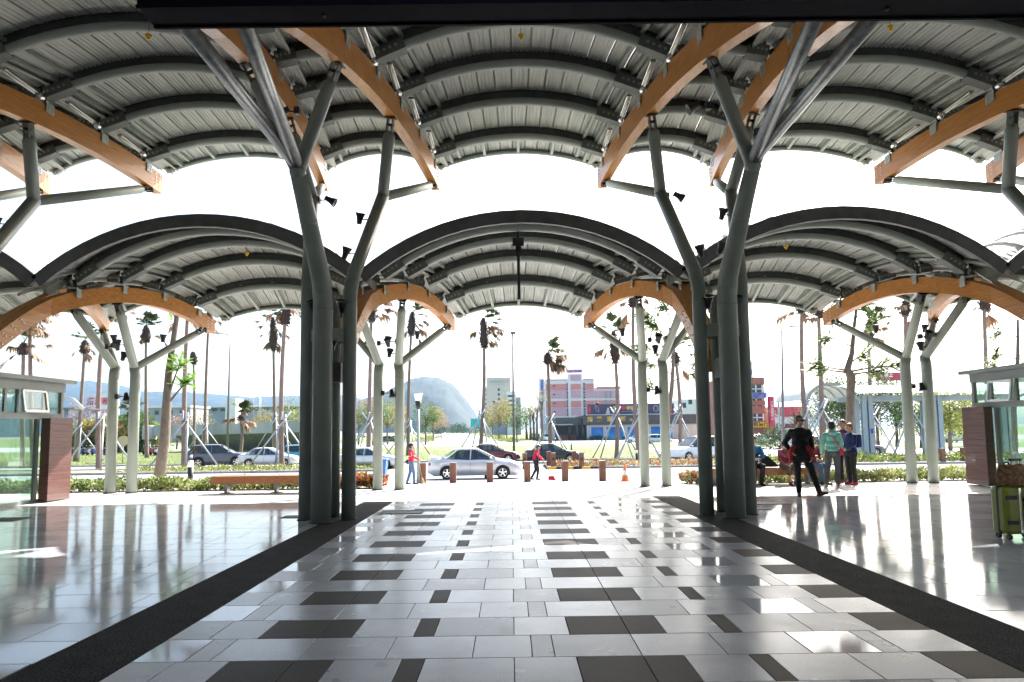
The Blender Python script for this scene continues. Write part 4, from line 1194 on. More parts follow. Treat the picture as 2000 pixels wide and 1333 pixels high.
def person(label, loc, face, h=1.70, J=None, top=None, leg=None, shoe=None, hair=None, longhair=False, cap=None, coat=1.0, sleeves='long', skirt=False, skin=None, extra=None, hands=(.5,.5), group=None, glasses=False, build_=1.0, shorts=False):
    """J: joint overrides in metres for a 1.70 m figure; x to the figure's left hand side is -, y forward, z up"""
    k = h/1.70
    P = dict(pel=(0,0,.92), spine=(0,.0,1.10), chest=(0,.01,1.28), neck=(0,.0,1.42), head=(0,.025,1.575),
             shL=(-.165,0,1.345), elL=(-.205,-.02,1.08), wrL=(-.21,.06,.84), shR=(.165,0,1.345), elR=(.205,-.02,1.08), wrR=(.21,.06,.84),
             hipL=(-.09,0,.90), knL=(-.10,.02,.50), anL=(-.10,-.02,.085), hipR=(.09,0,.90), knR=(.10,.02,.50), anR=(.10,-.02,.085), tL=(-.02,.16), tR=(.02,.16),
             look=(0,1,0))
    P.update(J or {})
    Q = {n: V(v) for n, v in P.items() if len(v) == 3}
    t = thing('person', label, 'person', loc, face, group, local=True)
    t.scale = (k, k, k)
    sk = skin or M['skin']
    # body: one continuous skin surface
    b = MB()
    b.ell(Q['pel'], (.150*build_,.105*build_,.12)); b.ell(Q['spine'], (.130*build_,.098*build_,.14)); b.ell(Q['chest'], (.155*build_,.108*build_,.17))
    limb(b, [Q['pel'], Q['spine'], Q['chest']], [.10,.10,.10])
    limb(b, [Q['chest']+V((0,0,.08)), Q['neck'], Q['head']+V((0,-.02,-.06))], [.075,.056,.055])
    lk = Q['look'].normalized(); hrot = lk.to_track_quat('Y', 'Z').to_matrix()
    hd = Q['head']
    b.ell(hd+hrot @ V((0,-.005,.025)), (.076,.094,.088), 14, 10, rot=hrot); b.ell(hd+hrot @ V((0,.018,-.045)), (.058,.070,.072), 14, 10, rot=hrot)
    limb(b, [hd+hrot @ V((0,.088,.005)), hd+hrot @ V((0,.104,-.028))], [.010,.015], 8)
    for s in (-1, 1):
        b.ell(hd+hrot @ V((s*.078,-.005,-.012)), (.012,.022,.032), 8, 6, rot=hrot)
        b.ell(hd+hrot @ V((s*.03,.078,.018)), (.022,.014,.010), 8, 6, rot=hrot)
    for s, n in ((-1,'L'),(1,'R')):
        limb(b, [Q['neck']-V((0,0,.03)), Q['sh'+n]+V((-s*.03,0,.012))], [.045,.038]); limb(b, [Q['sh'+n], Q['el'+n], Q['wr'+n]], [.050,.038,.027])
        d = (Q['wr'+n]-Q['el'+n]); hand(b, Q['wr'+n], d, (-s,.2,0) if abs(d.normalized().x) < .8 else (0,.3,-1), s=-s, curl=hands[0 if s < 0 else 1])
        limb(b, [Q['hip'+n], Q['kn'+n], Q['an'+n]], [.082*build_,.054,.038])
    body = remesh(b, .0095, 2)
    body.materials.clear(); body.materials.append(sk)
    link('body', body, t)
    # eyes, brows and mouth
    f = MB()
    for s in (-1, 1): f.ell(hd+hrot @ V((s*.030,.088,.008)), (.011,.005,.006), 8, 6, rot=hrot)
    f.build('eyes', M['black'], t)
    f = MB(); f.ell(hd+hrot @ V((0,.089,-.068)), (.022,.006,.006), 8, 6, rot=hrot); f.build('mouth', mat('lips', (.30,.10,.09), .5), t)
    if glasses:
        g_ = MB()
        for s in (-1, 1): g_.ell(hd+hrot @ V((s*.033,.096,.010)), (.030,.008,.021), 12, 8, rot=hrot); g_.bar(hd+hrot @ V((s*.062,.092,.014)), hd+hrot @ V((s*.082,.0,.006)), .006, .012)
        g_.bar(hd+hrot @ V((-.02,.10,.014)), hd+hrot @ V((.02,.10,.014)), .008, .008)
        g_.build('sunglasses', M['black'], t)
    # hair
    g_ = MB()
    g_.ell(hd+hrot @ V((0,-.016,.042)), (.087,.098,.086), 16, 10, rot=hrot); g_.ell(hd+hrot @ V((0,-.05,-.005)), (.080,.062,.075), 12, 8, rot=hrot)
    if longhair:
        g_.ell(hd+hrot @ V((0,-.035,-.03)), (.090,.072,.085), 14, 8, rot=hrot)
    if longhair == 'tail': limb(g_, [hd+hrot @ V((0,-.09,.03)), hd+hrot @ V((0,-.14,-.02)), hd+hrot @ V((0,-.13,-.12))], [.035,.034,.018])
    hm = remesh(g_, .009, 1)
    bm = bmesh.new(); bm.from_mesh(hm)                 # trim the hair off the face
    inv = hrot.inverted()
    kill = [v for v in bm.verts if (lambda q: q.y > .035 and q.z < .062 + .0*q.x or (q.y > .005 and q.z < -.01))(inv @ (v.co-hd))]
    bmesh.ops.delete(bm, geom=kill, context='VERTS'); bm.to_mesh(hm); bm.free()
    for v in hm.vertices:
        v.co += V((noise.noise(v.co*40)*.004, noise.noise(v.co*40+V((5,5,5)))*.004, noise.noise(v.co*40+V((9,9,9)))*.004))
    hm.materials.clear(); hm.materials.append(hair or M['hair']); link('hair', hm, t)
    # clothes
    c = MB(); e = .016*coat+.004
    c.ell(Q['chest'], (.160*build_+e,.112*build_+e,.165)); c.ell(Q['spine'], (.138*build_+e,.104*build_+e,.15)); c.ell(Q['pel']+V((0,0,.04)), (.155*build_+e,.114*build_+e,.10))
    limb(c, [Q['chest'], Q['neck']-V((0,0,.05))], [.10,.066])
    for s, n in ((-1,'L'),(1,'R')):
        wr = Q['el'+n].lerp(Q['wr'+n], .93 if sleeves == 'long' else -.0)
        limb(c, [Q['neck']-V((0,0,.05)), Q['sh'+n]+V((-s*.03,0,.012))], [.056,.050])
        pts_ = [Q['chest']+V((s*.08,0,.02)), Q['sh'+n], Q['el'+n]] + ([wr] if sleeves == 'long' else [])
        limb(c, pts_, [.08,.054+e*.5,.046+e*.5,.036+e*.5][:len(pts_)])
    if coat > 1.2: limb(c, [Q['pel']+V((0,0,.06)), Q['pel']+V((0,.005,-.06))], [.14,.155])
    if skirt: limb(c, [Q['pel']+V((0,0,.02)), Q['pel']+V((0,.02,-.10))], [.15,.17])
    m_ = folds(remesh(c, .011, 2)); m_.materials.clear(); m_.materials.append(top); link('jacket', m_, t)
    c = MB(); c.ell(Q['pel'], (.166*build_,.124*build_,.14))
    for s, n in ((-1,'L'),(1,'R')):
        if shorts: limb(c, [Q['hip'+n], Q['kn'+n], Q['kn'+n].lerp(Q['an'+n], .42)], [.098*build_,.075,.065])
        else: limb(c, [Q['hip'+n], Q['kn'+n], Q['kn'+n].lerp(Q['an'+n], .93)], [.098*build_,.070,.056])
    m_ = folds(remesh(c, .011, 2), .008); m_.materials.clear(); m_.materials.append(leg); link('trousers', m_, t)
    for n in 'LR':
        c = MB(); a = Q['an'+n]; d = V((P['t'+n][0], P['t'+n][1], 0)); L_ = d.length; d.normalize()
        zz = a.z-.085
        lz = P.get('lift'+n, (0,))[0]
        c.ell(a-V((0,0,.02)), (.045,.05,.055)); limb(c, [a-d*.03-V((0,0,.045)), a+d*.07-V((0,0,.05-lz*.5)), a+d*(L_-.01)-V((0,0,.058-lz))], [.040,.040,.030])
        m_ = remesh(c, .009, 2)
        for v in m_.vertices:
            lim = zz+lz*max(0, (v.co-a).dot(d))/max(.05, L_)
            if v.co.z < lim: v.co.z = lim
        m_.materials.clear(); m_.materials.append(shoe or M['black']); link('shoe', m_, t)
    if extra: extra(t, Q, hrot)
    return t
# seated pose template (seat 0.43 m high)
def seat(dx=0, lean=.0, **kw):
    J = dict(pel=(0,-.02,.52), spine=(0,-.03+lean*.3,.70), chest=(0,lean*.8,.88), neck=(0,lean*1.1,1.02), head=(0,.03+lean*1.3,1.165),
             shL=(-.165,lean,.955), shR=(.165,lean,.955), elL=(-.21,.08+lean,.73), elR=(.21,.08+lean,.73), wrL=(-.10,.27,.66), wrR=(.10,.27,.66),
             hipL=(-.09,.0,.50), hipR=(.09,.0,.50), knL=(-.11,.42,.50), knR=(.11,.42,.50), anL=(-.10,.40,.085), anR=(.10,.44,.085))
    J.update(kw); return J
c_black = cloth('black_jacket_cloth', (.008,.008,.010)); c_dark = cloth('dark_trouser_cloth', (.014,.013,.016))
c_mint = cloth('mint_hoodie_cloth', (.16,.42,.37)); c_greyt = cloth('slate_trouser_cloth', (.055,.06,.07))
c_navy = cloth('navy_jacket_cloth', (.012,.025,.10)); c_plaid = cloth('pink_plaid_cloth', (.28,.06,.09), .5); c_blue = cloth('blue_jacket_cloth', (.02,.12,.30))
c_red = cloth('red_vest_cloth', (.52,.015,.05)); c_jeans = cloth('denim_cloth', (.08,.13,.22)); c_maroon = cloth('maroon_cloth', (.16,.02,.04)); c_khaki = cloth('brown_trouser_cloth', (.10,.065,.05))
c_redjk = cloth('red_jacket_cloth', (.30,.02,.02))
# man in black with sunglasses, hand on hip, jacket round the waist
def ex_man(t, Q, hr):
    c = MB()
    for s in (-1, 1): limb(c, [Q['pel']+V((s*.13,.06,.10)), Q['pel']+V((s*.19,.05,.0)), Q['pel']+V((s*.20,.06,-.16))], [.06,.065,.035])
    m_ = remesh(c, .012, 3); m_.materials.clear(); m_.materials.append(c_redjk); link('jacket_lining', m_, t)
person('man in black jacket and sunglasses standing with hand on hip', (6.22, 13.85, 0), math.pi-.35, 1.74,
       dict(elR=(.30,-.09,1.11), wrR=(.20,.04,.95), elL=(-.22,-.05,1.08), wrL=(-.20,.05,.85), knL=(-.20,.04,.50), anL=(-.32,.02,.085), knR=(.08,.03,.50), anR=(.07,.0,.085), look=(-.75,.8,.0), tL=(-.13,.13), tR=(.0,.16), liftL=(.07,)),
       c_black, c_dark, cloth('brown_shoe_leather', (.07,.03,.02)), M['grey_hair'], glasses=True, extra=ex_man, build_=1.08, coat=1.3)
# woman in mint hoodie seen from behind with pink shoulder bag
def ex_mint(t, Q, hr):
    c = MB(); c.path([(-.12,-.03,1.395),(-.02,-.135,1.30),(.10,-.135,1.12),(.19,-.06,.96)], .012, 6); c.build('bag_strap', cloth('pink_strap_cloth', (.50,.03,.10)), t)
    c = MB(); c.bbox(.15,.24,-.12,.12,.82,.98,.02); c.build('shoulder_bag', cloth('pink_bag_cloth', (.45,.02,.08)), t)
    c = MB(); c.ell((0,-.10,1.40), (.11,.06,.08)); m_ = remesh(c, .012, 2); m_.materials.clear(); m_.materials.append(c_mint); link('hood', m_, t)
person('woman in mint hooded jacket with pink shoulder bag seen from behind', (7.85, 15.75, 0), -.25, 1.62,
       dict(knL=(-.13,.0,.50), anL=(-.20,-.08,.085), anR=(.10,.05,.085), elL=(-.235,-.04,1.12), wrL=(-.25,.03,.88), elR=(.23,.0,1.13), wrR=(.22,.12,.92), look=(-.3,1,-.1)),
       c_mint, c_greyt, cloth('tan_shoe', (.35,.24,.18)), M['hair'], longhair=True, extra=ex_mint)
def ex_pack(t, Q, hr):
    c = MB(); c.bbox(-.14,.14,-.27,-.13,1.02,1.40,.05); c.build('backpack', cloth('blue_backpack_cloth', (.01,.03,.12)), t)
    c = MB(); c.ell((0,.10,1.0), (.12,.05,.06)); c.build('waist_bag', cloth('grey_waist_bag', (.12,.11,.10)), t)
person('woman in navy jacket with backpack facing the mint hooded woman', (8.62, 16.35, 0), 1.75, 1.56,
       dict(elL=(-.22,.04,1.12), wrL=(-.10,.22,1.0), elR=(.22,.04,1.12), wrR=(.10,.22,1.0), look=(.1,1,-.15)), c_navy, c_dark, cloth('crimson_shoe', (.35,.02,.06)), M['hairb'], extra=ex_pack)
person('woman half hidden behind the mint and navy jackets', (8.78, 17.0, 0), 2.2, 1.66, dict(look=(.2,1,-.1)), cloth('purple_cloth', (.14,.04,.12)), c_dark, cloth('red_shoe', (.3,.03,.05)), M['hairb'])
# seated people on the right bench
def ex_phone(t, Q, hr):
    c = MB(); c.obox((0,.30,.70), (.036,0,0), (0,.05,.04), (0,-.004,.006)); c.build('phone', M['black'], t)
person('seated man in blue jacket looking at his phone beside a black bag', (6.30, 16.82, 0), math.pi-.05, 1.68, seat(lean=.06, wrL=(-.05,.26,.70), wrR=(.05,.26,.70), look=(0,1,-.5), anL=(-.08,.36,.085), anR=(.12,.40,.085)), c_blue, c_black, M['black'], M['grey_hair'], extra=ex_phone)
t = thing('handbag', 'black slouching handbag on the bench beside the seated man', 'bag', (6.75, 16.9, .44))
c = MB(); c.prism([(6.50,.445),(6.95,.445),(6.93,.50),(6.70,.72),(6.55,.76)], 16.80, 17.0); c.build('body', M['blackfab'], t)
MB().path([(6.56,16.9,.74),(6.60,16.9,.86),(6.70,16.9,.70)], .012, 6).build('handle', M['black'], t)
person('seated woman with dyed short hair in pink plaid jacket', (7.13, 16.82, 0), math.pi+.1, 1.50, seat(lean=.02, wrL=(.02,.28,.62), wrR=(.12,.30,.58), look=(-.6,.8,-.2), anL=(-.10,.36,.085)), c_plaid, c_khaki, cloth('maroon_shoe', (.12,.02,.03)), M['hairb'], shorts=True, hands=(.7,.7))
person('seated person in maroon top and jeans hidden behind the man in black', (7.80, 16.82, 0), math.pi+.35, 1.66, seat(lean=.05, look=(.4,1,0)), c_maroon, c_jeans, M['black'], M['hair'])
t = thing('gift_bag', 'yellow and blue carrier bag on the bench end behind the mint jacket', 'bag', (7.95, 16.9, .44))
c = MB(); c.prism([(7.82,.44),(8.08,.44),(8.10,.72),(7.80,.72)], 16.82, 17.02); c.build('body', mat('yellow_bag', (.45,.36,.06), .6), t)
c = MB(); c.box(7.86, 8.02, 16.80, 16.818, .44, .56); c.build('blue_panel', mat('blue_bag_panel', (.02,.28,.42), .6), t)
# two sweepers in red
def broom(t, a, b, m, head):
    c = MB(); c.cyl(a, b, .013, n=8); c.build('broom_handle', mat('broom_stick', (.30,.20,.10), .6), t)
    b = V(b); d = (b-V(a)).normalized()
    c = MB(); c.path([b, b+d*.12, b+d*.26], [.03,.06,.10], 10); c.build('broom_head', m, t)
def ex_sw1(t, Q, hr):
    broom(t, (.13,.30,1.0), (.16,.42,.28), mat('broom_bristle', (.35,.22,.10), .8), 1)
    c = MB(); c.ell((-.20,-.10,.92), (.07,.11,.10), 12, 8); c.build('hip_bag', M['blackfab'], t)
    for s in (-1, 1):
        c = MB(); c.path([(s*.215,-.01,1.34),(s*.255,.0,1.18)], .012, 6); c.build('sleeve_stripe', M['white'], t)
    c = MB(); c.path([(.158*math.cos(a)*1.17,.116*math.sin(a)*1.25,1.16) for a in [i*math.pi/12 for i in range(25)]], .010, 6); c.build('waist_stripe', M['white'], t)
p = atg(803, 946.5)
person('woman with ponytail in red jacket and jeans holding a broom', p, -math.pi/2+.25, 1.56, dict(elL=(-.21,.05,1.13), wrL=(-.10,.26,1.05), elR=(.21,.05,1.13), wrR=(.12,.28,1.04), anL=(-.09,-.16,.085), knL=(-.09,-.03,.50), anR=(.09,.12,.085), knR=(.09,.10,.50), look=(0,1,-.35)),
       c_red, c_jeans, M['black'], M['hair'], longhair='tail', extra=ex_sw1)
def ex_sw2(t, Q, hr):
    broom(t, (.10,.34,.98), (.16,.78,.20), mat('broom_bristle_red', (.40,.10,.06), .8), 1)
    c = MB(); c.bbox(-.14,.14,.02,.16,.62,1.18,.03); c.build('apron', M['blackfab'], t)
    c = MB(); c.prism([(.08,.02),(.40,.02),(.40,.20),(.36,.20),(.36,.05),(.08,.03)], .62, .90, 'xz'); c.build('dustpan', c_red, t)
    for s in (-1, 1):
        c = MB(); c.path([(s*.21,.10,1.33),(s*.25,.12,1.16)], .012, 6); c.build('sleeve_stripe', M['white'], t)
p = atg(1046, 937.5)
person('stooping sweeper in crimson shirt and dark trousers with broom and dustpan', p, -math.pi/2-.1, 1.60, dict(chest=(0,.07,1.27), neck=(0,.11,1.40), head=(0,.16,1.53), shL=(-.165,.09,1.335), shR=(.165,.09,1.335), elL=(-.21,.14,1.12), wrL=(-.10,.32,1.0), elR=(.21,.16,1.12), wrR=(.10,.32,.94), anL=(-.09,-.20,.085), knL=(-.09,.02,.48), anR=(.09,.08,.085), knR=(.09,.14,.50), look=(0,1,-.7)),
       c_red, c_dark, M['black'], M['hair'], longhair=True, extra=ex_sw2, build_=1.05)
# driver of the silver car

p = SED.matrix_world @ V((0,0,0))
q = SED.location
person('driver in dark clothes sitting in the silver car', (q.x+.10, q.y-.32, q.z+.02), -math.pi/2, 1.62, seat(lean=-.02, wrL=(-.12,.45,.85), wrR=(.12,.45,.85)), c_dark, c_dark, M['black'], M['grey_hair'])

# ------------------------------------------------------------------ buildings and other structures beyond the road
M['pink'] = mat('salmon_facade', (.62,.26,.24), .8, 0, .06, .3)
M['pink2'] = mat('mauve_facade', (.58,.36,.42), .8, 0, .06, .3)
M['wfac'] = mat('white_facade', (.70,.70,.70), .8, 0, .05, .2)
M['cream'] = mat('cream_facade', (.52,.47,.40), .8, 0, .05, .2)
M['greyfac'] = mat('grey_facade', (.30,.32,.35), .8, 0, .1, .3)
M['wglass'] = mat('dark_window_glass', (.05,.07,.08), .12, .1, .2, 2)
M['signblue'] = mat('blue_sign_letter', (.03,.06,.50), .5)
M['gold'] = mat('gold_letter', (.55,.36,.08), .35, .4)
M['redsign'] = mat('red_sign', (.45,.02,.06), .5, 0, .1, .5)
M['brick'] = mat('red_brick_tile', (.30,.12,.08), .8, 0, .2, 1.5)
M['shopfac'] = mat('dark_shop_cladding', (.055,.052,.045), .6, 0, .15, .5)
M['yellowsign'] = mat('yellow_sign', (.75,.52,.02), .5)
def bbx(x0, x1, y0, y1, z0, z1, name, m, t): 
    return MB().box(min(x0,x1), max(x0,x1), y0, y1, z0, z1).build(name, m, t)
# pink hotel
Y = 175.
X = lambda px: at(px, 800, Y).x
Z = lambda py, px=1140: at(px, py, Y).z
t = thing('hotel', 'pink and white striped hotel with blue rooftop lettering', 'building', (X(1140), Y, -1.05))
bbx(X(1066), X(1161.5), Y, Y+16, -1.05, Z(741), 'main_block', M['wfac'], t)
bbx(X(1161.6), X(1212), Y+.3, Y+16, -1.05, Z(758), 'side_block', M['wfac'], t)
bbx(X(1110), X(1138), Y-.5, Y+8, -1.05, Z(730.5), 'stair_tower', M['wfac'], t)
# coloured bands between the white lines, one panel each
bands = [(743,740.2,'pink2'),(750,761.5,'pink'),(762,778,'pink2'),(783,795.5,'pink'),(796,812,'pink2'),(817,829,'pink')]
for (ya, yb, mm) in bands:
    ya, yb = min(ya,yb), max(ya,yb)
    for xa, xb in ((1066,1107),(1139.2,1160.5)):
        bbx(X(xa)+.1, X(xb), Y-.12, Y-.01, Z(yb), Z(ya), 'facade_panel', M[mm], t)
    if ya > 740.5: bbx(X(1115), X(1135), Y-.62, Y-.51, Z(yb)+.05, Z(ya)-.05, 'facade_panel', M[mm], t)
bbx(X(1115), X(1135), Y-.62, Y-.51, Z(744), Z(732.8), 'facade_panel', M['pink2'], t)
bbx(X(1166), X(1214), Y+.05, Y+.28, Z(760.5), Z(756), 'facade_panel', M['pink'], t)
for ya, yb, mm in ((764,778,'pink2'),(783,795.5,'pink'),(796,812,'pink2')):
    bbx(X(1162), X(1211), Y+.15, Y+.29, Z(yb), Z(ya), 'facade_panel', M[mm], t)
for ya in (748.6, 765, 782, 798.5):
    for xa in (1107.5, 1140):
        w_ = bbx(X(xa), X(xa+3.4), Y-.16, Y-.125, Z(ya+13.5), Z(ya), 'window', M['wglass'], t)
        for q in (.33, .66): MB().box(X(xa), X(xa+3.4), Y-.19, Y-.165, lerp(Z(ya+13.5),Z(ya),q)-.08, lerp(Z(ya+13.5),Z(ya),q)+.08).build('window_bar', M['wfac'], w_, org=ORG[t.name])
for ya in (752, 769, 786, 803): bbx(X(1081), X(1085), Y-.16, Y-.125, Z(ya+2.4), Z(ya), 'window', M['wglass'], t)
for ya in (765, 782):
    for xa in (1182, 1191):
        bbx(X(xa), X(xa+4.6), Y+.10, Y+.148, Z(ya+13), Z(ya), 'window', M['greyfac'], t)
rs = bbx(X(1107), X(1139.5), Y-.4, Y-.2, Z(729), Z(721.5), 'roof_sign', M['pink2'], t)
text('Joy Hotel', .92, M['signblue'], t, V((X(1124), Y-.43, Z(725.3)))-V(ORG[t.name]), bold=.02)
vs_ = bbx(X(1053.5), X(1064.5), Y+.5, Y+.8, Z(836), Z(738), 'side_sign', M['wfac'], t)
text('卓越商務店', .85, M['signblue'], t, V((X(1059.5), Y+.45, Z(756)))-V(ORG[t.name]), vertical=True, bold=.02)
# jewellery shop with billboard and mural windows
Y = 145.
X = lambda px: at(px, 800, Y).x
Z = lambda py, px=1200: at(px, py, Y).z
t = thing('shop', 'dark single-storey shop with gold characters and blue sea mural windows', 'building', (X(1220), Y, -1.05))
bbx(X(1138), X(1372), Y, Y+18, Z(830), Z(811), 'fascia', M['shopfac'], t)
bbx(X(1086), X(1137.9), Y+1.5, Y+18, Z(829), Z(814.5), 'entrance_fascia', M['shopfac'], t)
bbx(X(1150), X(1372), Y+.6, Y+.9, -1.05, Z(830), 'wall', M['cream'], t)
bbx(X(1086), X(1149), Y+4, Y+4.3, -1.05, Z(830), 'entrance_wall', M['shopfac'], t)
for px in (1088, 1112, 1127, 1139): MB().cyl((X(px),Y+1.2,-1.05), (X(px),Y+1.2,Z(829)), .3, n=10).build('entrance_column', M['shopfac'], t)
bbx(X(1060), X(1116), Y-1.5, Y+2, Z(829.3), Z(827.3), 'awning', M['greyfac'], t)
for k, px in enumerate((1062,1067,1072,1078)): bbx(X(px), X(px+1), Y+1, Y+1.2, -1.05, Z(829.3), 'awning_post', M['greyfac'], t)
bbx(X(1088), X(1130), Y+3.7, Y+3.9, -1.05, Z(849), 'entrance_panel', M['brick'], t)
mur = bpy.data.materials.new('sea_mural'); mur.use_nodes = True
n_ = mur.node_tree; b_ = n_.nodes['Principled BSDF']
tc = n_.nodes.new('ShaderNodeTexCoord'); sp = n_.nodes.new('ShaderNodeSeparateXYZ'); nz = n_.nodes.new('ShaderNodeTexNoise'); nz.inputs['Scale'].default_value = .9; nz.inputs['Detail'].default_value = 6
ad = n_.nodes.new('ShaderNodeMath'); ad.operation = 'MULTIPLY_ADD'; ad.inputs[1].default_value = -.22; ad.inputs[2].default_value = .45
rp = n_.nodes.new('ShaderNodeValToRGB'); rp.color_ramp.elements[0].position = .25; rp.color_ramp.elements[1].position = .8
rp.color_ramp.elements[0].color = (.01,.10,.38,1); rp.color_ramp.elements[1].color = (.25,.62,.70,1); e_ = rp.color_ramp.elements.new(.5); e_.color = (.02,.26,.62,1)
sm = n_.nodes.new('ShaderNodeMath'); sm.operation = 'ADD'
n_.links.new(tc.outputs['Object'], sp.inputs[0]); n_.links.new(tc.outputs['Object'], nz.inputs['Vector']); n_.links.new(sp.outputs['Z'], ad.inputs[0])
n_.links.new(ad.outputs[0], sm.inputs[0]); n_.links.new(nz.outputs[0], sm.inputs[1]); 
hf = n_.nodes.new('ShaderNodeMath'); hf.operation = 'MULTIPLY'; hf.inputs[1].default_value = .62; n_.links.new(sm.outputs[0], hf.inputs[0]); n_.links.new(hf.outputs[0], rp.inputs[0]); n_.links.new(rp.outputs[0], b_.inputs['Base Color'])
for xa, xb in ((1154,1178),(1184,1217),(1225,1262),(1271,1292),(1299,1313)):
    fr = bbx(X(xa)-.15, X(xb)+.15, Y+.50, Y+.598, Z(858), Z(833.5), 'window_frame', M['wfac'], t)
    MB().box(X(xa), X(xb), Y+.44, Y+.495, Z(857.3), Z(834.2)).build('mural_window', mur, fr, org=ORG[t.name])
for ch, px in zip('綺麗珊瑚公司', (1152,1170,1190.5,1216,1232,1241)):
    text(ch, 1.25 if px < 1220 else .7, M['gold'], t, V((X(px), Y-.03, Z(819.5 if px < 1220 else 821)))-V(ORG[t.name]), bold=.03)
t = thing('billboard', 'dark purple jewellery billboard on the shop roof', 'billboard', (X(1235), Y+2, Z(811)))
M['billb'] = mat('dark_violet_print', (.035,.03,.075), .5, 0, .3, .25)
bbx(X(1149), X(1320), Y+1.6, Y+2.0, Z(809), Z(789), 'board', M['billb'], t)
bbx(X(1146), X(1322), Y+1.5, Y+2.1, Z(810.6), Z(809.1), 'sill', M['wfac'], t)
text('綺麗', .95, M['gold'], t, V((X(1207), Y+1.58, Z(797.5)))-V(ORG[t.name]), bold=.03)
MB().cyl((X(1220),Y+1.5,Z(796.5)), (X(1220),Y+1.58,Z(796.5)), .5, n=20, sm=False).build('red_disc', M['redsign'], t)
text('珊瑚', .95, M['gold'], t, V((X(1234), Y+1.58, Z(797.5)))-V(ORG[t.name]), bold=.03)
for k in range(6): bbx(X(1217+3.5*k), X(1218+3.5*k), Y+1.56, Y+1.59, Z(804.5), Z(803.4), 'small_print', M['wfac'], t)
MB().path([(X(1168)+.38*math.cos(a)-.25*math.sin(a), Y+1.55, Z(798)+.75*math.sin(a)-.15*math.cos(a)) for a in [i*math.pi/10 for i in range(21)]], .05, 6).build('necklace_picture', M['pink2'], t)
MB().path([(X(1284)+.55*math.cos(a), Y+1.55, Z(799)+.7*math.sin(a)) for a in [i*math.pi/10 for i in range(21)]], .06, 6).build('pendant_picture', M['lens_clear'], t)
mb = MB(); mb.prism([(X(1184),Z(808.8)),(X(1194),Z(808.8)),(X(1192),Z(803)),(X(1191),Z(797)),(X(1188.5),Z(796)),(X(1187),Z(802))], Y+1.54, Y+1.59); mb.build('figurine_picture', M['cream'], t)
mb = MB(); mb.prism([(X(1307),Z(791)),(X(1310),Z(790.5)),(X(1319),Z(808)),(X(1314),Z(807))], Y+1.54, Y+1.59); mb.build('coral_picture', M['lens_red'], t)
mb = MB(); mb.prism([(X(1151),Z(808.5)),(X(1156),Z(808.5)),(X(1155),Z(793)),(X(1151),Z(794))], Y+1.54, Y+1.59); mb.build('coral_picture', M['lens_red'], t)
for px in (1169, 1310): MB().ell((X(px),Y+1.7,Z(787.6)), (.3,.3,.3), 10, 8).build('spotlight', M['black'], t)
for k in range(9): bbx(X(1152+20*k), X(1152.6+20*k), Y+2.1, Y+2.3, Z(811), Z(790), 'brace', M['darksteel'], t)
# white block right of the billboard
t = thing('white_building', 'white low block right of the billboard, behind the palm', 'building', (at(1345,800,190).x, 190, -1.05))
bbx(at(1331,800,190).x, at(1400,800,190).x, 190, 205, -1.05, at(1340,780,190).z, 'wall', M['wfac'], t)
bbx(at(1333,800,190).x, at(1340,800,190).x, 189.9, 189.99, at(1340,797,190).z, at(1340,787,190).z, 'window', M['wglass'], t)
bbx(at(1345,800,190).x, at(1352,800,190).x, 189.9, 189.99, at(1340,790,190).z, at(1340,781,190).z, 'window', M['wglass'], t)
# cream tower with relief lettering
Y = 360.
X = lambda px: at(px, 800, Y).x
Z = lambda py: at(975, py, Y).z
t = thing('tower_block', 'tall cream tower block with relief letters beside the lamp post', 'building', (X(975), Y, -1.05))
bbx(X(951), X(998), Y, Y+14, -1.05, Z(737.5), 'wall', M['cream'], t)
bbx(X(946), X(950.9), Y+1, Y+13, -1.05, Z(756), 'balcony_side', M['wfac'], t)
for k in range(6):
    bbx(X(946.2), X(949.6), Y+.8, Y+.99, Z(764+9*k), Z(760+9*k), 'balcony_window', M['wglass'], t)
for ya in (759, 768.5, 777.5): bbx(X(972.5), X(976.6), Y-.12, Y-.01, Z(ya+5), Z(ya), 'window', M['wglass'], t)
for py in (758.5, 768.5): bbx(X(982), X(996), Y-.1, Y-.01, Z(py+.5), Z(py), 'ledge', M['wfac'], t)
text('台糖酒店建設公司', 1.35, M['greyfac'], t, V((X(974.5), Y-.05, Z(746)))-V(ORG[t.name]), ext=.08)
text('The Gaya Hotel', .95, M['greyfac'], t, V((X(974.5), Y-.05, Z(751)))-V(ORG[t.name]), ext=.08)
t = thing('office_block', 'lower grey block with dark canopy in front of the cream tower', 'building', (at(974,800,330).x, 330, -1.05))
bbx(at(963,800,330).x, at(990,800,330).x, 330, 342, -1.05, at(975,786,330).z, 'wall', M['greyfac'], t)
bbx(at(962,800,330).x, at(968,800,330).x, 328, 330, at(975,786,330).z, at(975,784,330).z, 'canopy', M['darksteel'], t)
t = thing('glass_block', 'pale glazed block between cream tower and lamp post', 'building', (at(1001,800,320).x, 320, -1.05))
bbx(at(990,800,320).x, at(1008,800,320).x, 320, 334, -1.05, at(1000,765,320).z, 'wall', M['wfac'], t)
bbx(at(1008.2,800,320).x, at(1017.5,800,320).x, 321, 334, -1.05, at(1000,776,320).z, 'dark_wing', M['greyfac'], t)
for k in range(5): bbx(at(991.5,800,320).x, at(1006,800,320).x, 319.9, 319.99, at(1000,776+9*k,320).z, at(1000,772+9*k,320).z, 'window', M['wglass'], t)
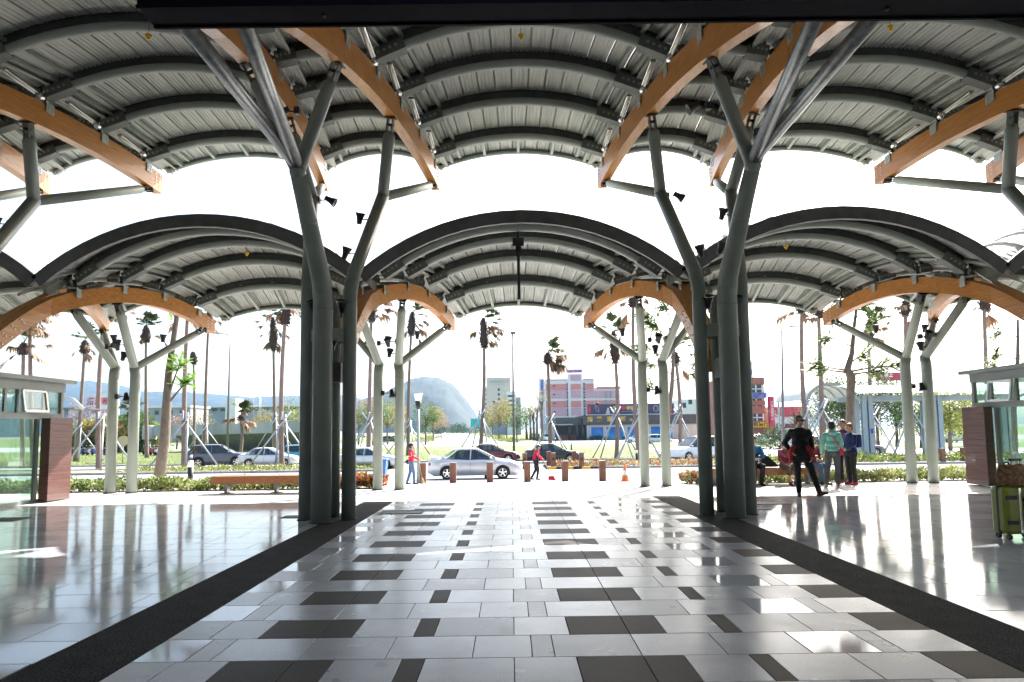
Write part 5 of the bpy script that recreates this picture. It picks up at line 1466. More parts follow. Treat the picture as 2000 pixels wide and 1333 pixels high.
# brick building on the right
Y = 120.
X = lambda px: at(px, 800, Y).x
Z = lambda py: at(1480, py, Y).z
t = thing('brick_building', 'four-storey red brick building with yellow shop sign right of the column cluster', 'building', (X(1480), Y, -1.05))
bbx(X(1420), X(1497), Y+.8, Y+14, -1.05, Z(737), 'wall', M['brick'], t)
for ya, yb, nm in ((737,751,'parapet'),(782.5,792,'spandrel'),(793.5,808.5,'spandrel'),(822,829,'spandrel')): bbx(X(1420), X(1497.3), Y+.5, Y+.79, Z(yb), Z(ya), nm, M['brick'], t)
for ya, yb in ((752,766),(779.5,793),(808.5,822)):
    for xa, xb in ((1468,1493),(1430,1460)):
        w_ = bbx(X(xa), X(xb), Y+.70, Y+.79, Z(yb), Z(ya), 'window', M['wglass'], t)
        for q in (0, .5, 1): MB().box(lerp(X(xa),X(xb),q)-.12, lerp(X(xa),X(xb),q)+.12, Y+.62, Y+.695, Z(yb), Z(ya)).build('window_frame', M['wfac'], w_, org=ORG[t.name])
        MB().box(X(xa), X(xb), Y+.62, Y+.695, lerp(Z(yb),Z(ya),.45)-.08, lerp(Z(yb),Z(ya),.45)+.08).build('window_rail', M['wfac'], w_, org=ORG[t.name])
for k in (781, 812): bbx(X(1466), X(1470.5), Y+.1, Y+.6, Z(k+4), Z(k), 'air_conditioner', M['lamphead'], t)
bbx(X(1430), X(1498), Y+.2, Y+.45, Z(779), Z(767), 'sign_board', mat('mottled_sign', (.22,.22,.26), .6, 0, .5, 1.5), t)
text('優泊汽車', .95, M['signblue'], t, V((X(1482), Y+.17, Z(773)))-V(ORG[t.name]), bold=.02)
bbx(X(1425), X(1503), Y-.2, Y+.1, Z(835), Z(824), 'yellow_sign', M['yellowsign'], t)
text('租賃行', .95, M['black'], t, V((X(1484), Y-.23, Z(829.5)))-V(ORG[t.name]), bold=.02)
t = thing('rooftop_sign', 'white rooftop sign with two blue characters on the brick building', 'sign', (X(1474), Y+2, Z(736.8)))
bbx(X(1458), X(1481), Y+2, Y+2.15, Z(735), Z(703), 'panel', M['wfac'], t)
for px in (1462, 1481.5, 1483.5): bbx(X(px), X(px+.5), Y+2.2, Y+2.4, Z(736.9), Z(703), 'post', M['redsign'], t)
text('分', 1.2, M['signblue'], t, V((X(1474), Y+1.97, Z(711.5)))-V(ORG[t.name]), bold=.02); text('車', 1.3, M['signblue'], t, V((X(1474.5), Y+1.97, Z(727)))-V(ORG[t.name]), bold=.03)
bbx(X(1459), X(1470), Y+1.9, Y+1.99, Z(733), Z(724), 'yellow_patch', M['yellowsign'], t)
# red vertical sign tower and red shop front
t = thing('sign_tower', 'tall red vertical shop sign beside the brick building', 'sign', (X(1508), Y-3, -1.05))
Y2 = 117.
bbx(X(1504)*.975, X(1512.5)*.975, Y2, Y2+1, -1.05, at(1508,775,Y2).z, 'pylon', M['redsign'], t)
text('汽車租賃中心', .62, M['wfac'], t, V((X(1508.3)*.975, Y2-.05, at(1508,803,Y2).z))-V(ORG[t.name]), vertical=True)
t = thing('red_shop', 'red fronted low shop with pale swirl behind bare branches', 'building', (X(1540), Y+2, -1.05))
bbx(X(1513), X(1580), Y+2, Y+12, -1.05, Z(795), 'wall', M['wfac'], t)
bbx(X(1513.5), X(1575), Y+1.7, Y+1.99, Z(815), Z(795.5), 'red_panel', M['redsign'], t)
MB().path([V((X(1516),Y+1.66,Z(797))), V((X(1517),Y+1.66,Z(806))), V((X(1523),Y+1.66,Z(812))), V((X(1534),Y+1.66,Z(816)))], .12, 6).build('swirl', M['wfac'], t)
bbx(X(1508), X(1572), Y+1.2, Y+1.5, Z(837), Z(829), 'maroon_sign', mat('maroon_sign', (.14,.02,.03), .6), t)
text('機車出租', .75, M['wfac'], t, V((X(1522), Y+1.17, Z(833)))-V(ORG[t.name]))
for k in range(7): MB().cyl((X(1513+11*k),Y+2.2,Z(795)), (X(1513+11*k),Y+2.2,Z(779)), .05, n=6).build('roof_post', M['wfac'], t)
MB().cyl((X(1513),Y+2.2,Z(779)), (X(1579),Y+2.2,Z(779)), .05, n=6).build('roof_rail', M['wfac'], t)
# red banner sign beyond the walkway
Y = 160.
t = thing('billboard', 'red billboard with white characters above the walkway roof', 'billboard', (at(1740,745,Y).x, Y, -1.05))
bbx(at(1712,735,Y).x, at(1760,735,Y).x, Y, Y+.3, at(1735,744,Y).z, at(1735,728,Y).z, 'panel', M['redsign'], t)
text('艾蔓士', 1.15, M['wfac'], t, V((at(1731,735,Y).x, Y-.05, at(1731,733.5,Y).z))-V(ORG[t.name]), bold=.03)
text('MOTEL', .6, M['wfac'], t, V((at(1727,735,Y).x, Y-.05, at(1731,741,Y).z))-V(ORG[t.name]))
for px in (1716, 1752): MB().cyl((at(px,745,Y).x,Y+.2,-1.05), (at(px,745,Y).x,Y+.2,at(1735,744,Y).z), .15, n=8).build('post', M['galv'], t)
# red lettered sign far left
Y = 120.
t = thing('billboard', 'red characters and phone number on a pale frame behind the left twin tubes', 'billboard', (at(195,780,Y).x, Y, -1.05))
bbx(at(172,780,Y).x, at(232,780,Y).x, Y+.2, Y+.35, at(200,813,Y).z, at(200,771,Y).z, 'frame', mat('pale_sign_frame', (.62,.63,.65), .7), t)
text('瀟湘租車', 1.45, M['redsign'], t, V((at(199,780,Y).x, Y+.1, at(200,785,Y).z))-V(ORG[t.name]), bold=.03)
text('089-235', 1.0, M['redsign'], t, V((at(197,780,Y).x, Y+.1, at(200,804,Y).z))-V(ORG[t.name]), bold=.01)
for px in (176, 228): MB().cyl((at(px,780,Y).x,Y+.3,-1.05), (at(px,780,Y).x,Y+.3,at(200,771,Y).z), .12, n=8).build('post', M['galv'], t)
# concrete ramp of the flyover on the left
Y = 92.
X = lambda px: at(px, 830, Y).x
Z = lambda py, px=420: at(px, py, Y).z
t = thing('concrete_ramp', 'weathered concrete flyover ramp with sloping soffit behind the left cars', 'flyover', (X(450), Y, -1.05))
mb = MB(); mb.prism([(X(300),Z(851)),(X(300),Z(830)),(X(640),Z(826)),(X(640),Z(846))], Y, Y+.8); mb.build('parapet', M['concrete'], t)
mb = MB()
mb.add([(X(338),Y+.5,Z(849)),(X(640),Y+.5,Z(846)),(X(640),Y+5,-1.05),(X(342),Y+5,-1.05),(X(338),Y+9,Z(849)),(X(640),Y+9,Z(846))], [(0,1,2,3),(0,3,4),(1,5,2),(0,4,5,1)])
mb.build('soffit', M['concrete'], t)
mb = MB(); mb.lathe([(.95,0),(.95,Z(857)-Z(857)+1.9),(.8,2.0),(0,2.0)], (X(288),Y+.6,Z(857)), 16); mb.build('pier_head', M['concrete'], t)
MB().cyl((X(287),Y+.6,-1.05), (X(287),Y+.6,Z(857)), .28, n=12).build('pier', M['concrete'], t)
mb = MB()
for k in range(7): mb.cyl((X(330+45*k),Y+.3,Z(830-.5*k)), (X(330+45*k),Y+.3,Z(823)), .05, n=6)
# long pale buildings on the left skyline
t = thing('long_building', 'long low building with purple sign on the left skyline', 'building', (at(470,795,300).x, 300, -1.05))
bbx(at(375,795,300).x, at(585,795,300).x, 300, 320, -1.05, at(470,796,300).z, 'wall', M['greyfac'], t)
bbx(at(372,795,300).x, at(588,795,300).x, 298, 322, at(470,795.9,300).z, at(470,793,300).z, 'roof', M['wfac'], t)
bbx(at(459,795,300).x, at(477,795,300).x, 297, 297.8, at(470,803,300).z, at(470,796,300).z, 'purple_sign', mat('purple_sign', (.30,.03,.25), .6), t)
bbx(at(444,795,290).x, at(464,795,290).x, 288, 296, -1.05, at(455,779,290).z, 'white_annex', M['wfac'], t)
for k in range(12): bbx(at(380+17*k,795,300).x, at(390+17*k,795,300).x, 299.8, 299.99, at(470,803,300).z, at(470,798,300).z, 'window', M['wglass'], t)
t = thing('white_shed', 'white shed behind the left twin tubes on the skyline', 'building', (at(315,800,200).x, 200, -1.05))
bbx(at(290,800,200).x, at(372,800,200).x, 200, 212, -1.05, at(320,797,200).z, 'wall', M['greyfac'], t)
bbx(at(288,800,200).x, at(374,800,200).x, 199.5, 212.5, at(320,796.9,200).z, at(320,793,200).z, 'roof', M['wfac'], t)
for px in (303, 330, 352): bbx(at(px,800,200).x, at(px+7,800,200).x, 199.8, 199.99, at(320,810,200).z, at(320,802,200).z, 'window', M['wglass'], t)
# electricity mast
t = thing('lattice_mast', 'small distant lattice mast on the left skyline', 'mast', (at(508,790,260).x, 260, -1.05))
xx = at(508,790,260).x; zt_ = at(508,774,260).z
for s in (-.5,.5): MB().cyl((xx+s*1.2,260,-1.05), (xx+s*.3,260,zt_), .08, n=6).build('leg', M['galv'], t)
for k in range(3): MB().cyl((xx-1.8,260,zt_-1.1*k), (xx+1.8,260,zt_-1.1*k), .07, n=6).build('cross_arm', M['galv'], t)
# ------------------------------------------------------------------ covered walkway on the right
M['white_roof'] = mat('white_corrugated_roof', (.66,.66,.65), .55, .1, .05, 1)
M['bluesteel'] = mat('pale_blue_steel', (.30,.37,.40), .5, .1, .08, 2)
Y = 50.
X = lambda px: at(px, 800, Y).x
Z = lambda py, px=1760: at(px, py, Y).z
t = thing('covered_walkway', 'covered walkway with white corrugated roof and pale blue steel posts', 'walkway', (X(1760), Y, -1.05))
xa, xb = X(1655), X(1985)
n = 78
for k in range(n):                                    # corrugated sheets
    x0, x1 = lerp(xa, xb, k/n), lerp(xa, xb, (k+1)/n)
    rows = []
    for i in range(7):
        u = i/6; yy = Y-1.6+3.6*u; zz = Z(770)+.75*math.sin(math.pi*(.02+.96*u)*.55)
        w2 = (x1-x0)/4
        rows.append([(x0,yy,zz),(x0+w2,yy,zz),(x0+w2*1.3,yy,zz+.05),(x1-w2*1.3,yy,zz+.05),(x1-w2,yy,zz),(x1,yy,zz)])
    MB().sheet(rows, sm=False).build('roof_sheet', M['white_roof'], t)
MB().box(xa, xb, Y-.3, Y-.1, Z(783), Z(773.5)).build('beam', M['bluesteel'], t)
MB().box(xa, xb, Y+1.4, Y+1.6, Z(783), Z(773.5)).build('beam', M['bluesteel'], t)
for px in (1690, 1825, 1960):
    xx = X(px)
    for dx, dy in ((-.42,0),(.05,0),(-.2,1.5)):
        mb = MB()
        mb.box(xx+dx, xx+dx+.34, Y-.38+dy, Y-.34+dy, -1.05, Z(772.5)); mb.box(xx+dx, xx+dx+.34, Y-.06+dy, Y-.02+dy, -1.05, Z(772.5)); mb.box(xx+dx+.15, xx+dx+.19, Y-.34+dy, Y-.06+dy, -1.05, Z(772.5))
        mb.build('post', M['bluesteel'], t)
    for s in (-1, 1): MB().bar((xx+s*.3, Y-.2, Z(783)), (xx+s*1.5, Y-.8, Z(771.5)), .12, .18).build('bracket', M['bluesteel'], t)
MB().box(X(1693.5), X(1697), Y-.44, Y-.385, Z(846), Z(837)).build('notice', M['signblue'], t)
# arched end of a second walkway farther back
Y = 68.
t = thing('arched_shelter', 'arched grey shelter end left of the walkway, behind the crossed stakes', 'shelter', (at(1628,790,Y).x, Y, -1.05))
xm = at(1624,790,Y).x; rr_ = 2.7; zb = at(1624,788,Y).z
def ap(a, r, y): return (xm+r*math.cos(a)*1.0, y, zb+r*math.sin(a)*.82)
angs = [math.pi*(.06+.88*i/14) for i in range(15)]
MB().sheet([[ap(a, rr_, y) for a in angs] for y in (Y, Y+4, Y+8)]).build('roof', M['deck'], t)
mb = MB(); mb.sheet([[ap(a, rr_+.02, Y-.02) for a in angs], [ap(a, rr_-.35, Y-.02) for a in angs], [ap(a, rr_-.35, Y+.25) for a in angs], [ap(a, rr_+.02, Y+.25) for a in angs]]); mb.build('end_arch', M['steel'], t)
for yy in (Y+2, Y+4, Y+6): MB().sheet([[ap(a, rr_-.02, yy) for a in angs], [ap(a, rr_-.2, yy) for a in angs]]).build('rib', M['steel2'], t)
for s in (-1, 1):
    for yy in (Y+.3, Y+7.5): MB().cyl((xm+s*2.5,yy,-1.05), (xm+s*2.5,yy,zb+.55), .12, n=10).build('post', M['bluesteel'], t)
MB().box(xm-2.6, xm+2.6, Y+.05, Y+.2, zb+.38, zb+.55).build('tie_beam', M['steel2'], t)
# left edge: end of a curved shelter roof peeping out behind the kiosk
t = thing('shelter_roof', 'grey curved shelter roof edge just right of the left kiosk', 'shelter', (-30, 40.2, -1.05))
p0, p1, p2 = at(120,776,40.5), at(143,781,40.5), at(163,799,40.5)
MB().path([p0, p1, p2], [.12,.12,.10], 10).build('edge_tube', M['lamphead'], t)
MB().box(p0.x-2, p2.x-.5, 40.4, 44, p2.z+.02, p2.z+.09).build('ceiling', M['fascia'], t)
MB().cyl((p0.x,41,-1.05), (p0.x,41,p2.z), .12, n=10).build('post', M['bluesteel'], t)
# ------------------------------------------------------------------ hills
M['hill'] = mat('forest_hill', (.010,.019,.018), .95, 0, .35, .012, c2=(.030,.046,.038), bump=.0, detail=8)  # trees' self-shadowing and bluish distance put into a darker forest colour
def hill(name, pts, Y, depth, seed, amp):
    """pts: silhouette as (px, py) seen at distance Y"""
    sil = [(at(px, py, Y).x, at(px, py, Y).z) for px, py in pts]
    xs_ = [a for a, b in sil]; zs_ = [b for a, b in sil]
    nx, ny = 150, 40
    rows = []
    for j in range(ny+1):
        v_ = j/ny; y = Y-depth*.55+depth*v_
        k = math.sin(math.pi*min(1, max(0, v_*.91)))**.8
        r = []
        for i in range(nx+1):
            x = lerp(xs_[0], xs_[-1], i/nx)
            z = interp(x, xs_, zs_)
            q = V((x*.012, y*.012, seed)); 
            z2 = -1+(z+1)*k*(1+.18*noise.noise(q*1.7)*(1-k)) + amp*k*noise.noise(q*9) + amp*.5*k*noise.noise(q*24)
            # gullies running down the slope
            z2 -= amp*2.2*(1-k)*k*abs(noise.noise(V((x*.02, y*.004, seed+3))))*3
            r.append((x, y, z2))
        rows.append(r)
    return struct(MB().sheet(rows), name, M['hill'])
hill('hill', [(560,838),(640,812),(700,792),(735,778),(765,768),(790,752),(812,741),(838,738),(862,741),(885,752),(905,775),(922,800),(940,830),(960,840)], 1500, 620, 1.3, 4.5)
hill('far_hill', [(60,800),(110,778),(140,758),(175,746),(215,750),(250,762),(300,768),(360,768),(430,772),(500,778),(580,775),(660,772),(720,782),(780,800),(840,838)], 2600, 1100, 4.7, 7)
# ------------------------------------------------------------------ hazy air
hz = bpy.data.materials.new('hazy_air'); hz.use_nodes = True
n_ = hz.node_tree; n_.nodes.remove(n_.nodes['Principled BSDF'])
vp = n_.nodes.new('ShaderNodeVolumePrincipled'); vp.inputs['Color'].default_value = (.30,.60,1.0,1); vp.inputs['Density'].default_value = .00009; vp.inputs['Anisotropy'].default_value = .3
n_.links.new(vp.outputs[0], n_.nodes['Material Output'].inputs['Volume'])
hb = MB().box(-3600, 3600, -80, 6100, -3, 330).build('haze', hz); hb['kind'] = 'stuff'
# ------------------------------------------------------------------ vegetation
M['leaf'] = leafmat('green_leaf', (.035,.075,.015), (.14,.22,.035))
M['leafy'] = leafmat('yellow_green_leaf', (.12,.16,.03), (.36,.36,.07))
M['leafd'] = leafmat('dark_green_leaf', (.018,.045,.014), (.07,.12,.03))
M['leafo'] = leafmat('olive_gold_leaf', (.16,.14,.035), (.40,.30,.09))
M['leafp'] = leafmat('brown_pink_twig_leaf', (.18,.11,.08), (.40,.27,.22))
M['leafr'] = leafmat('red_cordyline_leaf', (.20,.03,.03), (.50,.14,.09))
M['frond'] = leafmat('green_palm_frond', (.035,.06,.012), (.16,.17,.04), .12)
M['deadfrond'] = leafmat('dead_brown_frond', (.20,.11,.055), (.44,.27,.15), .25)
M['bark'] = mat('grey_brown_bark', (.14,.11,.085), .9, 0, .3, 6, (3,3,1), bump=.4)
M['palmbark'] = mat('ringed_palm_bark', (.22,.155,.125), .9, 0, .25, 5, (1,1,7), bump=.5)
M['skirt'] = mat('shaggy_dead_palm_skirt', (.055,.032,.022), .95, 0, .4, 12, bump=.5)
def leaf(mb, p, d, n_, L_, w_, mi=0):
    """one diamond-ish leaf of two triangles bent along the rib"""
    d, n_ = V(d), V(n_)
    sd = d.cross(n_)
    if sd.length < 1e-5: sd = V((1,0,0))
    sd.normalize()
    p = V(p)
    mb.add([p, p+d*L_*.45+sd*w_*.5, p+d*L_, p+d*L_*.45-sd*w_*.5], [(0,1,2),(0,2,3)], mi)
def rv(r): 
    while True:
        v = V((r.uniform(-1,1), r.uniform(-1,1), r.uniform(-1,1)))
        if .05 < v.length < 1: return v.normalized()
def clump(mb, r, c, rad, n, L_, w_, up=.3, flat=.8):
    for _ in range(n):
        v = rv(r); q = r.random()**.45
        p = V(c)+V((v.x*rad*q, v.y*rad*q, v.z*rad*q*flat))
        d = (v+rv(r)*.9+V((0,0,up-.3))).normalized()
        leaf(mb, p, d, rv(r), L_*r.uniform(.6,1.2), w_)
def tree(label, base, h, crown, m, seed, leaves=1500, cl=26, L_=.22, trunk=.16, lean=(0,0), group='trees', sparse=1.0, cz=.62, name='tree', twigs=False, low=.35):
    """tapered trunk, forked limbs, leaf clumps spread unevenly through the crown's volume"""
    r = random.Random(seed)
    b = V(base)
    t = thing(name, label, 'tree', b, group=group)
    tb = MB(); top = b+V((lean[0], lean[1], h*cz))
    mids = [b+(top-b)*k+V((r.uniform(-.08,.08)*h*.2, r.uniform(-.08,.08)*h*.2, 0))*(1 if 0 < k < 1 else 0) for k in (0,.3,.65,1)]
    mids[0].z -= .1
    tb.path(mids, [trunk*1.25, trunk, trunk*.8, trunk*.5], 10)
    cen = b+V((lean[0], lean[1], h-crown[1]))
    cf = MB(); per = max(4, leaves//cl)
    for k in range(cl):
        v = rv(r); q = r.uniform(.45, .95)
        c = cen+V((v.x*crown[0]*q, v.y*crown[0]*q, v.z*crown[1]*q))
        s = mids[2].lerp(mids[3], r.random()) if r.random() < .7 else mids[1].lerp(mids[2], r.uniform(.5,1))
        mid = s.lerp(c, .55)+V((0,0,.10*crown[1]*r.uniform(-.5,1)))
        tb.path([s, mid, c], [trunk*.38, trunk*.2, trunk*.06], 6)
        if twigs:
            for _ in range(5):
                e = c+rv(r)*crown[0]*.35; tb.path([mid.lerp(c, r.uniform(.2,1)), e], [trunk*.09, trunk*.03], 4, caps=False)
        clump(cf, r, c, crown[0]*r.uniform(.26,.46)*sparse, per, L_, L_*.5)
    tb.build('trunk', M['bark'], t)
    cf.build('crown', m, t)
    return t
def bush(label, base, rx, ry, h, m, seed, n=1500, L_=.22, group='bushes', name='bush'):
    r = random.Random(seed); b = V(base)
    t = thing(name, label, 'bush', b, group=group)
    mb = MB(); st = MB()
    for k in range(14):
        c = b+V((r.uniform(-.8,.8)*rx, r.uniform(-.8,.8)*ry, h*r.uniform(.25,.75)))
        st.path([b+V((r.uniform(-.3,.3)*rx, r.uniform(-.3,.3)*ry, -.05)), c], [.04,.015], 5)
        clump(mb, r, c, min(rx, h)*.45, n//14, L_, L_*.45)
    for k in range(n//5):
        p = b+V((r.uniform(-1,1)*rx, r.uniform(-1,1)*ry, r.random()**2*h*.5)); leaf(mb, p, (rv(r)+V((0,0,.6))).normalized(), rv(r), L_, L_*.45)
    st.build('stems', M['bark'], t); mb.build('foliage', m, t)
# ---- palms
def fan(mb, r, p, d, L_, spread, n, mi, droop=.3, w_=.10):
    """palmate frond: stalk and a fan of narrow blades"""
    d = V(d).normalized(); sd = d.cross(V((0,0,1)))
    if sd.length < .05: sd = V((1,0,0))
    sd.normalize(); up = sd.cross(d)
    st = p+d*L_*.45
    mb.path([p, st], [.025,.014], 4, mi=mi, caps=False)
    for k in range(n):
        a = lerp(-spread, spread, (k+.5)/n)+r.uniform(-.06,.06)
        q = (d*math.cos(a)+sd*math.sin(a)+up*r.uniform(-.12,.12)).normalized()
        l = L_*.6*r.uniform(.7,1.1)*(1-.25*abs(a)/max(.1,spread))
        m_ = st+q*l*.6; e = m_+(q+V((0,0,-droop*r.uniform(.6,1.6)))).normalized()*l*.4
        s2 = q.cross(up).normalized()*w_*r.uniform(.7,1.2)
        mb.add([st, m_+s2, e, m_-s2], [(0,1,2,3)], mi)
def palm(label, base, top, seed, skirt=1.4, green=7, dead=9, wind=1., r0=.16, k_=1., stake=True, sname=None, skirt_r=.32):
    r = random.Random(seed); b, tp = V(base), V(top)
    t = thing('palm_tree', label, 'palm tree', b, group='palm trees')
    tb = MB(); n = 26
    pts, rs = [], []
    bend = V((r.uniform(-.25,.25), 0, 0))
    for i in range(n+1):
        u = i/n
        pts.append(b.lerp(tp, u)+bend*math.sin(math.pi*u)-V((0,0,.1*(i == 0)))); rs.append(lerp(r0*1.15, r0*.72, u)*(1.06 if i % 2 else .97)*(1.25 if i == 0 else 1))
    tb.path(pts, rs, 12); tb.build('trunk', M['palmbark'], t)
    if skirt:
        sk = MB()
        ax = (tp-pts[-4]).normalized()
        prof = [(.0,-1.0),(.45,-.98),(.85,-.85),(1.0,-.6),(.85,-.3),(.62,-.1),(.5,.08),(.3,.14)]
        rows = []
        for q, z in prof:
            rows.append([tp+ax*(z*skirt)+V((math.cos(a), math.sin(a), 0))*skirt_r*q*(1+.28*noise.noise(V((math.cos(a)*2, math.sin(a)*2, z*4+seed)))) for a in [j*math.pi/7 for j in range(14)]])
        sk.sheet(rows, close=True)
        for _ in range(int(150*skirt)):
            a = r.uniform(0, 2*math.pi); z = r.uniform(-1, .05); q = interp(z, [-1,-.75,-.45,-.2,.1], [.5,1,1.05,.7,.45])*skirt_r
            p = tp+ax*(z*skirt)+V((math.cos(a), math.sin(a), 0))*q*.9
            leaf(sk, p, (V((math.cos(a)*.7, math.sin(a)*.7, r.uniform(-1.1,.3)))).normalized(), V((-math.sin(a), math.cos(a), .2)), r.uniform(.12,.32), .07)
        sk.build('dead_leaf_skirt', M['skirt'], t)
    cr = MB()
    for i in range(int(green*1.8)):
        a = r.uniform(-1.2, 1.2)*1.1; el = r.uniform(.1, 1.2)
        d = V((math.cos(a)*math.cos(el)*(1 if r.random() < .5+.4*wind else -1), math.sin(a)*math.cos(el), math.sin(el)))
        fan(cr, r, tp+V((r.uniform(0,.3)*wind,0,r.uniform(0,.5))), d, 2.0*k_*r.uniform(.7,1.15), .85, 30, 0, .6, .075)
    if green: cr.build('green_fronds', M['frond'], t)
    dr = MB()
    for i in range(int(dead*2.1)):
        a = r.uniform(-.9,.9); el = r.uniform(-1.1,.25)
        d = V((math.cos(a)*math.cos(el)*(1 if r.random() < .5+.45*wind else -1), math.sin(a)*math.cos(el), math.sin(el)))
        fan(dr, r, tp+V((0,0,-r.random()*.5*skirt)), d, 2.4*k_*r.uniform(.6,1.2), .6, 24, 0, 1.8, .07)
    if dead: dr.build('dead_fronds', M['deadfrond'], t)
    if stake:
        s = thing('tree_stake', sname or 'galvanised tripod stakes', 'stake', b, group='tree stakes')
        hz_ = r.uniform(3.3, 4.1); c = b.lerp(tp, hz_/max(hz_, (tp-b).length))
        a0 = r.uniform(.35,.6)
        for i in range(4):
            a = a0+i*math.pi/2; f = b+V((math.cos(a)*2.5, math.sin(a)*2.0, -.05)); f.z = gz(f.y)-.05
            off = V((math.cos(a+1.57)*r0*1.2, math.sin(a+1.57)*r0*1.2, 0)); e = c+off-(f-c)*r.uniform(.12,.28)*.8
            MB().cyl(f, e, .06, n=8).build('pole', M['stake'], s)
        MB().path([c+V((math.cos(a)*r0*1.3, math.sin(a)*r0*1.3, 0)) for a in [j*math.pi/6 for j in range(13)]], .025, 5).build('binding', M['black'], s)
PALMS = [ # base px, base y-depth, top px/py, skirt, green, dead, wind, where
 (45, 52, (46,672), 1.0, 5, 4, .2, 'behind the left kiosk, left one', False),
 (66, 52, (58,612), 1.6, 0, 7, 1, 'behind the left kiosk with dark bushy head', False),
 (149, 64.5, (166,668), 1.2, 5, 4, .6, 'leaning, just right of the left kiosk', True),
 (194, 47, (206,590), 1.4, 3, 6, .6, 'left of the left twin tubes', True),
 (287, 72, (285,640), 1.6, 10, 3, .5, 'with full green crown behind the left twin tubes', False),
 (360, 47, (368,585), 1.4, 0, 3, .5, 'bare trunk right of the leaning street tree', True),
 (377, 85, (377,690), 1.3, 0, 0, .5, 'dead and crownless beyond the concrete ramp', False),
 (399, 76, (408,612), 1.2, 3, 5, -.6, 'thin, left of the left street lamp', True),
 (537, 73, (533,628), 3.2, 4, 7, .2, 'thin one behind the pale silver car', True),
 (551, 46.6, (561,580), 2.4, 2, 5, .5, 'with long dark head left of the column cluster', True),
 (719, 50, (726,590), 1.8, 4, 5, .6, 'behind the left tube of the centre twin column', True),
 (797, 69, (805,615), 2.2, 6, 6, 1, 'right of the centre twin column', True),
 (937, 61.5, (944,628), 2.6, 6, 9, 1, 'with dark head and wind-blown brown fronds, centre of the avenue', True),
 (1075, 59.5, (1069,692), 1.0, 8, 12, 1, 'with drooping brown fronds before the pink hotel', True),
 (1204, 55, (1198,655), 2.6, 7, 3, .2, 'with long dark head before the shop mural', True),
 (1248, 49.5, (1237,575), 1.2, 2, 3, .5, 'behind the left tube of the right twin column', True),
 (1328, 56, (1318,690), 1.0, 5, 2, .2, 'just left of the right column cluster', True),
 (1580, 47.7, (1566,590), 1.0, 2, 3, .3, 'behind the man in black, left trunk', True),
 (1606, 44.5, (1598,600), 1.0, 1, 3, .5, 'behind the man in black, right trunk', True),
 (1708, 57, (1697,632), 1.6, 12, 3, 1, 'with green crown left of the right twin tubes', True),
 (1780, 47.2, (1768,590), 1.2, 2, 2, .3, 'between the right twin tubes', True),
 (1932, 51.8, (1921,575), 1.4, 3, 3, .4, 'above the right kiosk roof', False),
 (490, 74, (469,812), .5, 9, 5, .8, 'young and short, before the concrete ramp', False),
 (250, 75, (254,806), .5, 10, 2, .5, 'young and short, between the left twin tubes', False),
]
for i, (px, y, tp, skt, gr, dd, wd, nm, stk) in enumerate(PALMS):
    short = 'short' in nm
    b = at(px if not short else tp[0], 890, y); b.z = gz(y)
    palm('fan palm '+nm, b, at(tp[0], tp[1], y), 40+i, skt*(y/60)**.5, gr, dd, wd, .175 if y > 55 else .16, 1.0, stk, 'crossed stakes of the palm '+nm, .36*(y/60)**.5 if not short else .25)
# ---- hedges in front of the driveway
def hedge(label, x0, x1, y0, y1, h, mats, n, seed, L_=.12):
    r = random.Random(seed)
    t = thing('hedge', label, 'hedge', ((x0+x1)/2, (y0+y1)/2, gz((y0+y1)/2)), group='low hedges')
    for k, (m_, f) in enumerate(mats):
        mb = MB()
        for _ in range(int(n*f)):
            x, y = r.uniform(x0, x1), r.uniform(y0, y1)
            hh = h*(.65+.5*noise.noise(V((x*1.3, y*1.3, seed)))+.12*noise.noise(V((x*6, y*6, seed))))
            z = gz(y)+hh*r.random()**.6
            d = (rv(r)+V((0,0,.7))).normalized()
            leaf(mb, (x,y,z), d, rv(r), L_*r.uniform(.6,1.3), L_*.42)
        mb.build('leaves', m_, t)
    mb = MB()
    for _ in range(int((x1-x0)*9)):
        x, y = r.uniform(x0, x1), r.uniform(y0, y1); mb.path([(x,y,gz(y)-.03), (x+r.uniform(-.08,.08),y,gz(y)+h*.6)], [.008,.004], 4, caps=False)
    mb.build('stems', M['bark'], t)
M['leafv'] = leafmat('pale_variegated_leaf', (.16,.20,.07), (.50,.52,.28))
hedge('leafy green hedge between left kiosk and left twin tubes', -16.4, -9.95, 17.2, 18.9, .42, [(M['leafv'],.6),(M['leaf'],.4)], 9000, 1)
hedge('yellow green hedge behind the empty bench', -9.9, -4.7, 17.2, 18.7, .40, [(M['leafv'],.55),(M['leafy'],.3),(M['leaf'],.15)], 8500, 2)
hedge('red cordyline bed between column cluster and centre twin tubes', -4.65, -3.55, 17.2, 18.4, .46, [(M['leafr'],.6),(M['leafy'],.4)], 1500, 3, .17)
hedge('red and green flower bed right of the right twin column', 4.8, 6.2, 17.2, 18.6, .46, [(M['leafr'],.35),(M['leafv'],.65)], 2400, 4, .14)
hedge('green hedge behind the occupied bench', 6.25, 9.6, 17.35, 18.7, .40, [(M['leafv'],.6),(M['leafy'],.4)], 4800, 5)
hedge('pale green hedge between right bench and right kiosk', 9.65, 16.5, 17.35, 18.8, .42, [(M['leafv'],.65),(M['leafy'],.35)], 8500, 6)
hedge('flower bed along the driveway right of the striped kerb', 3.0, 14.0, 41.9, 45.8, .45, [(M['leafr'],.45),(M['leafv'],.55)], 4500, 7, .2)
hedge('low shrubs under the palms beyond the left driveway', -26, -9.0, 42.2, 45.9, .42, [(M['leafy'],.6),(M['leafv'],.4)], 3500, 8, .2)
hedge('low shrubs under the palms beyond the right driveway', 14.5, 44, 42.2, 45.9, .75, [(M['leafy'],.6),(M['leaf'],.4)], 7000, 9, .22)
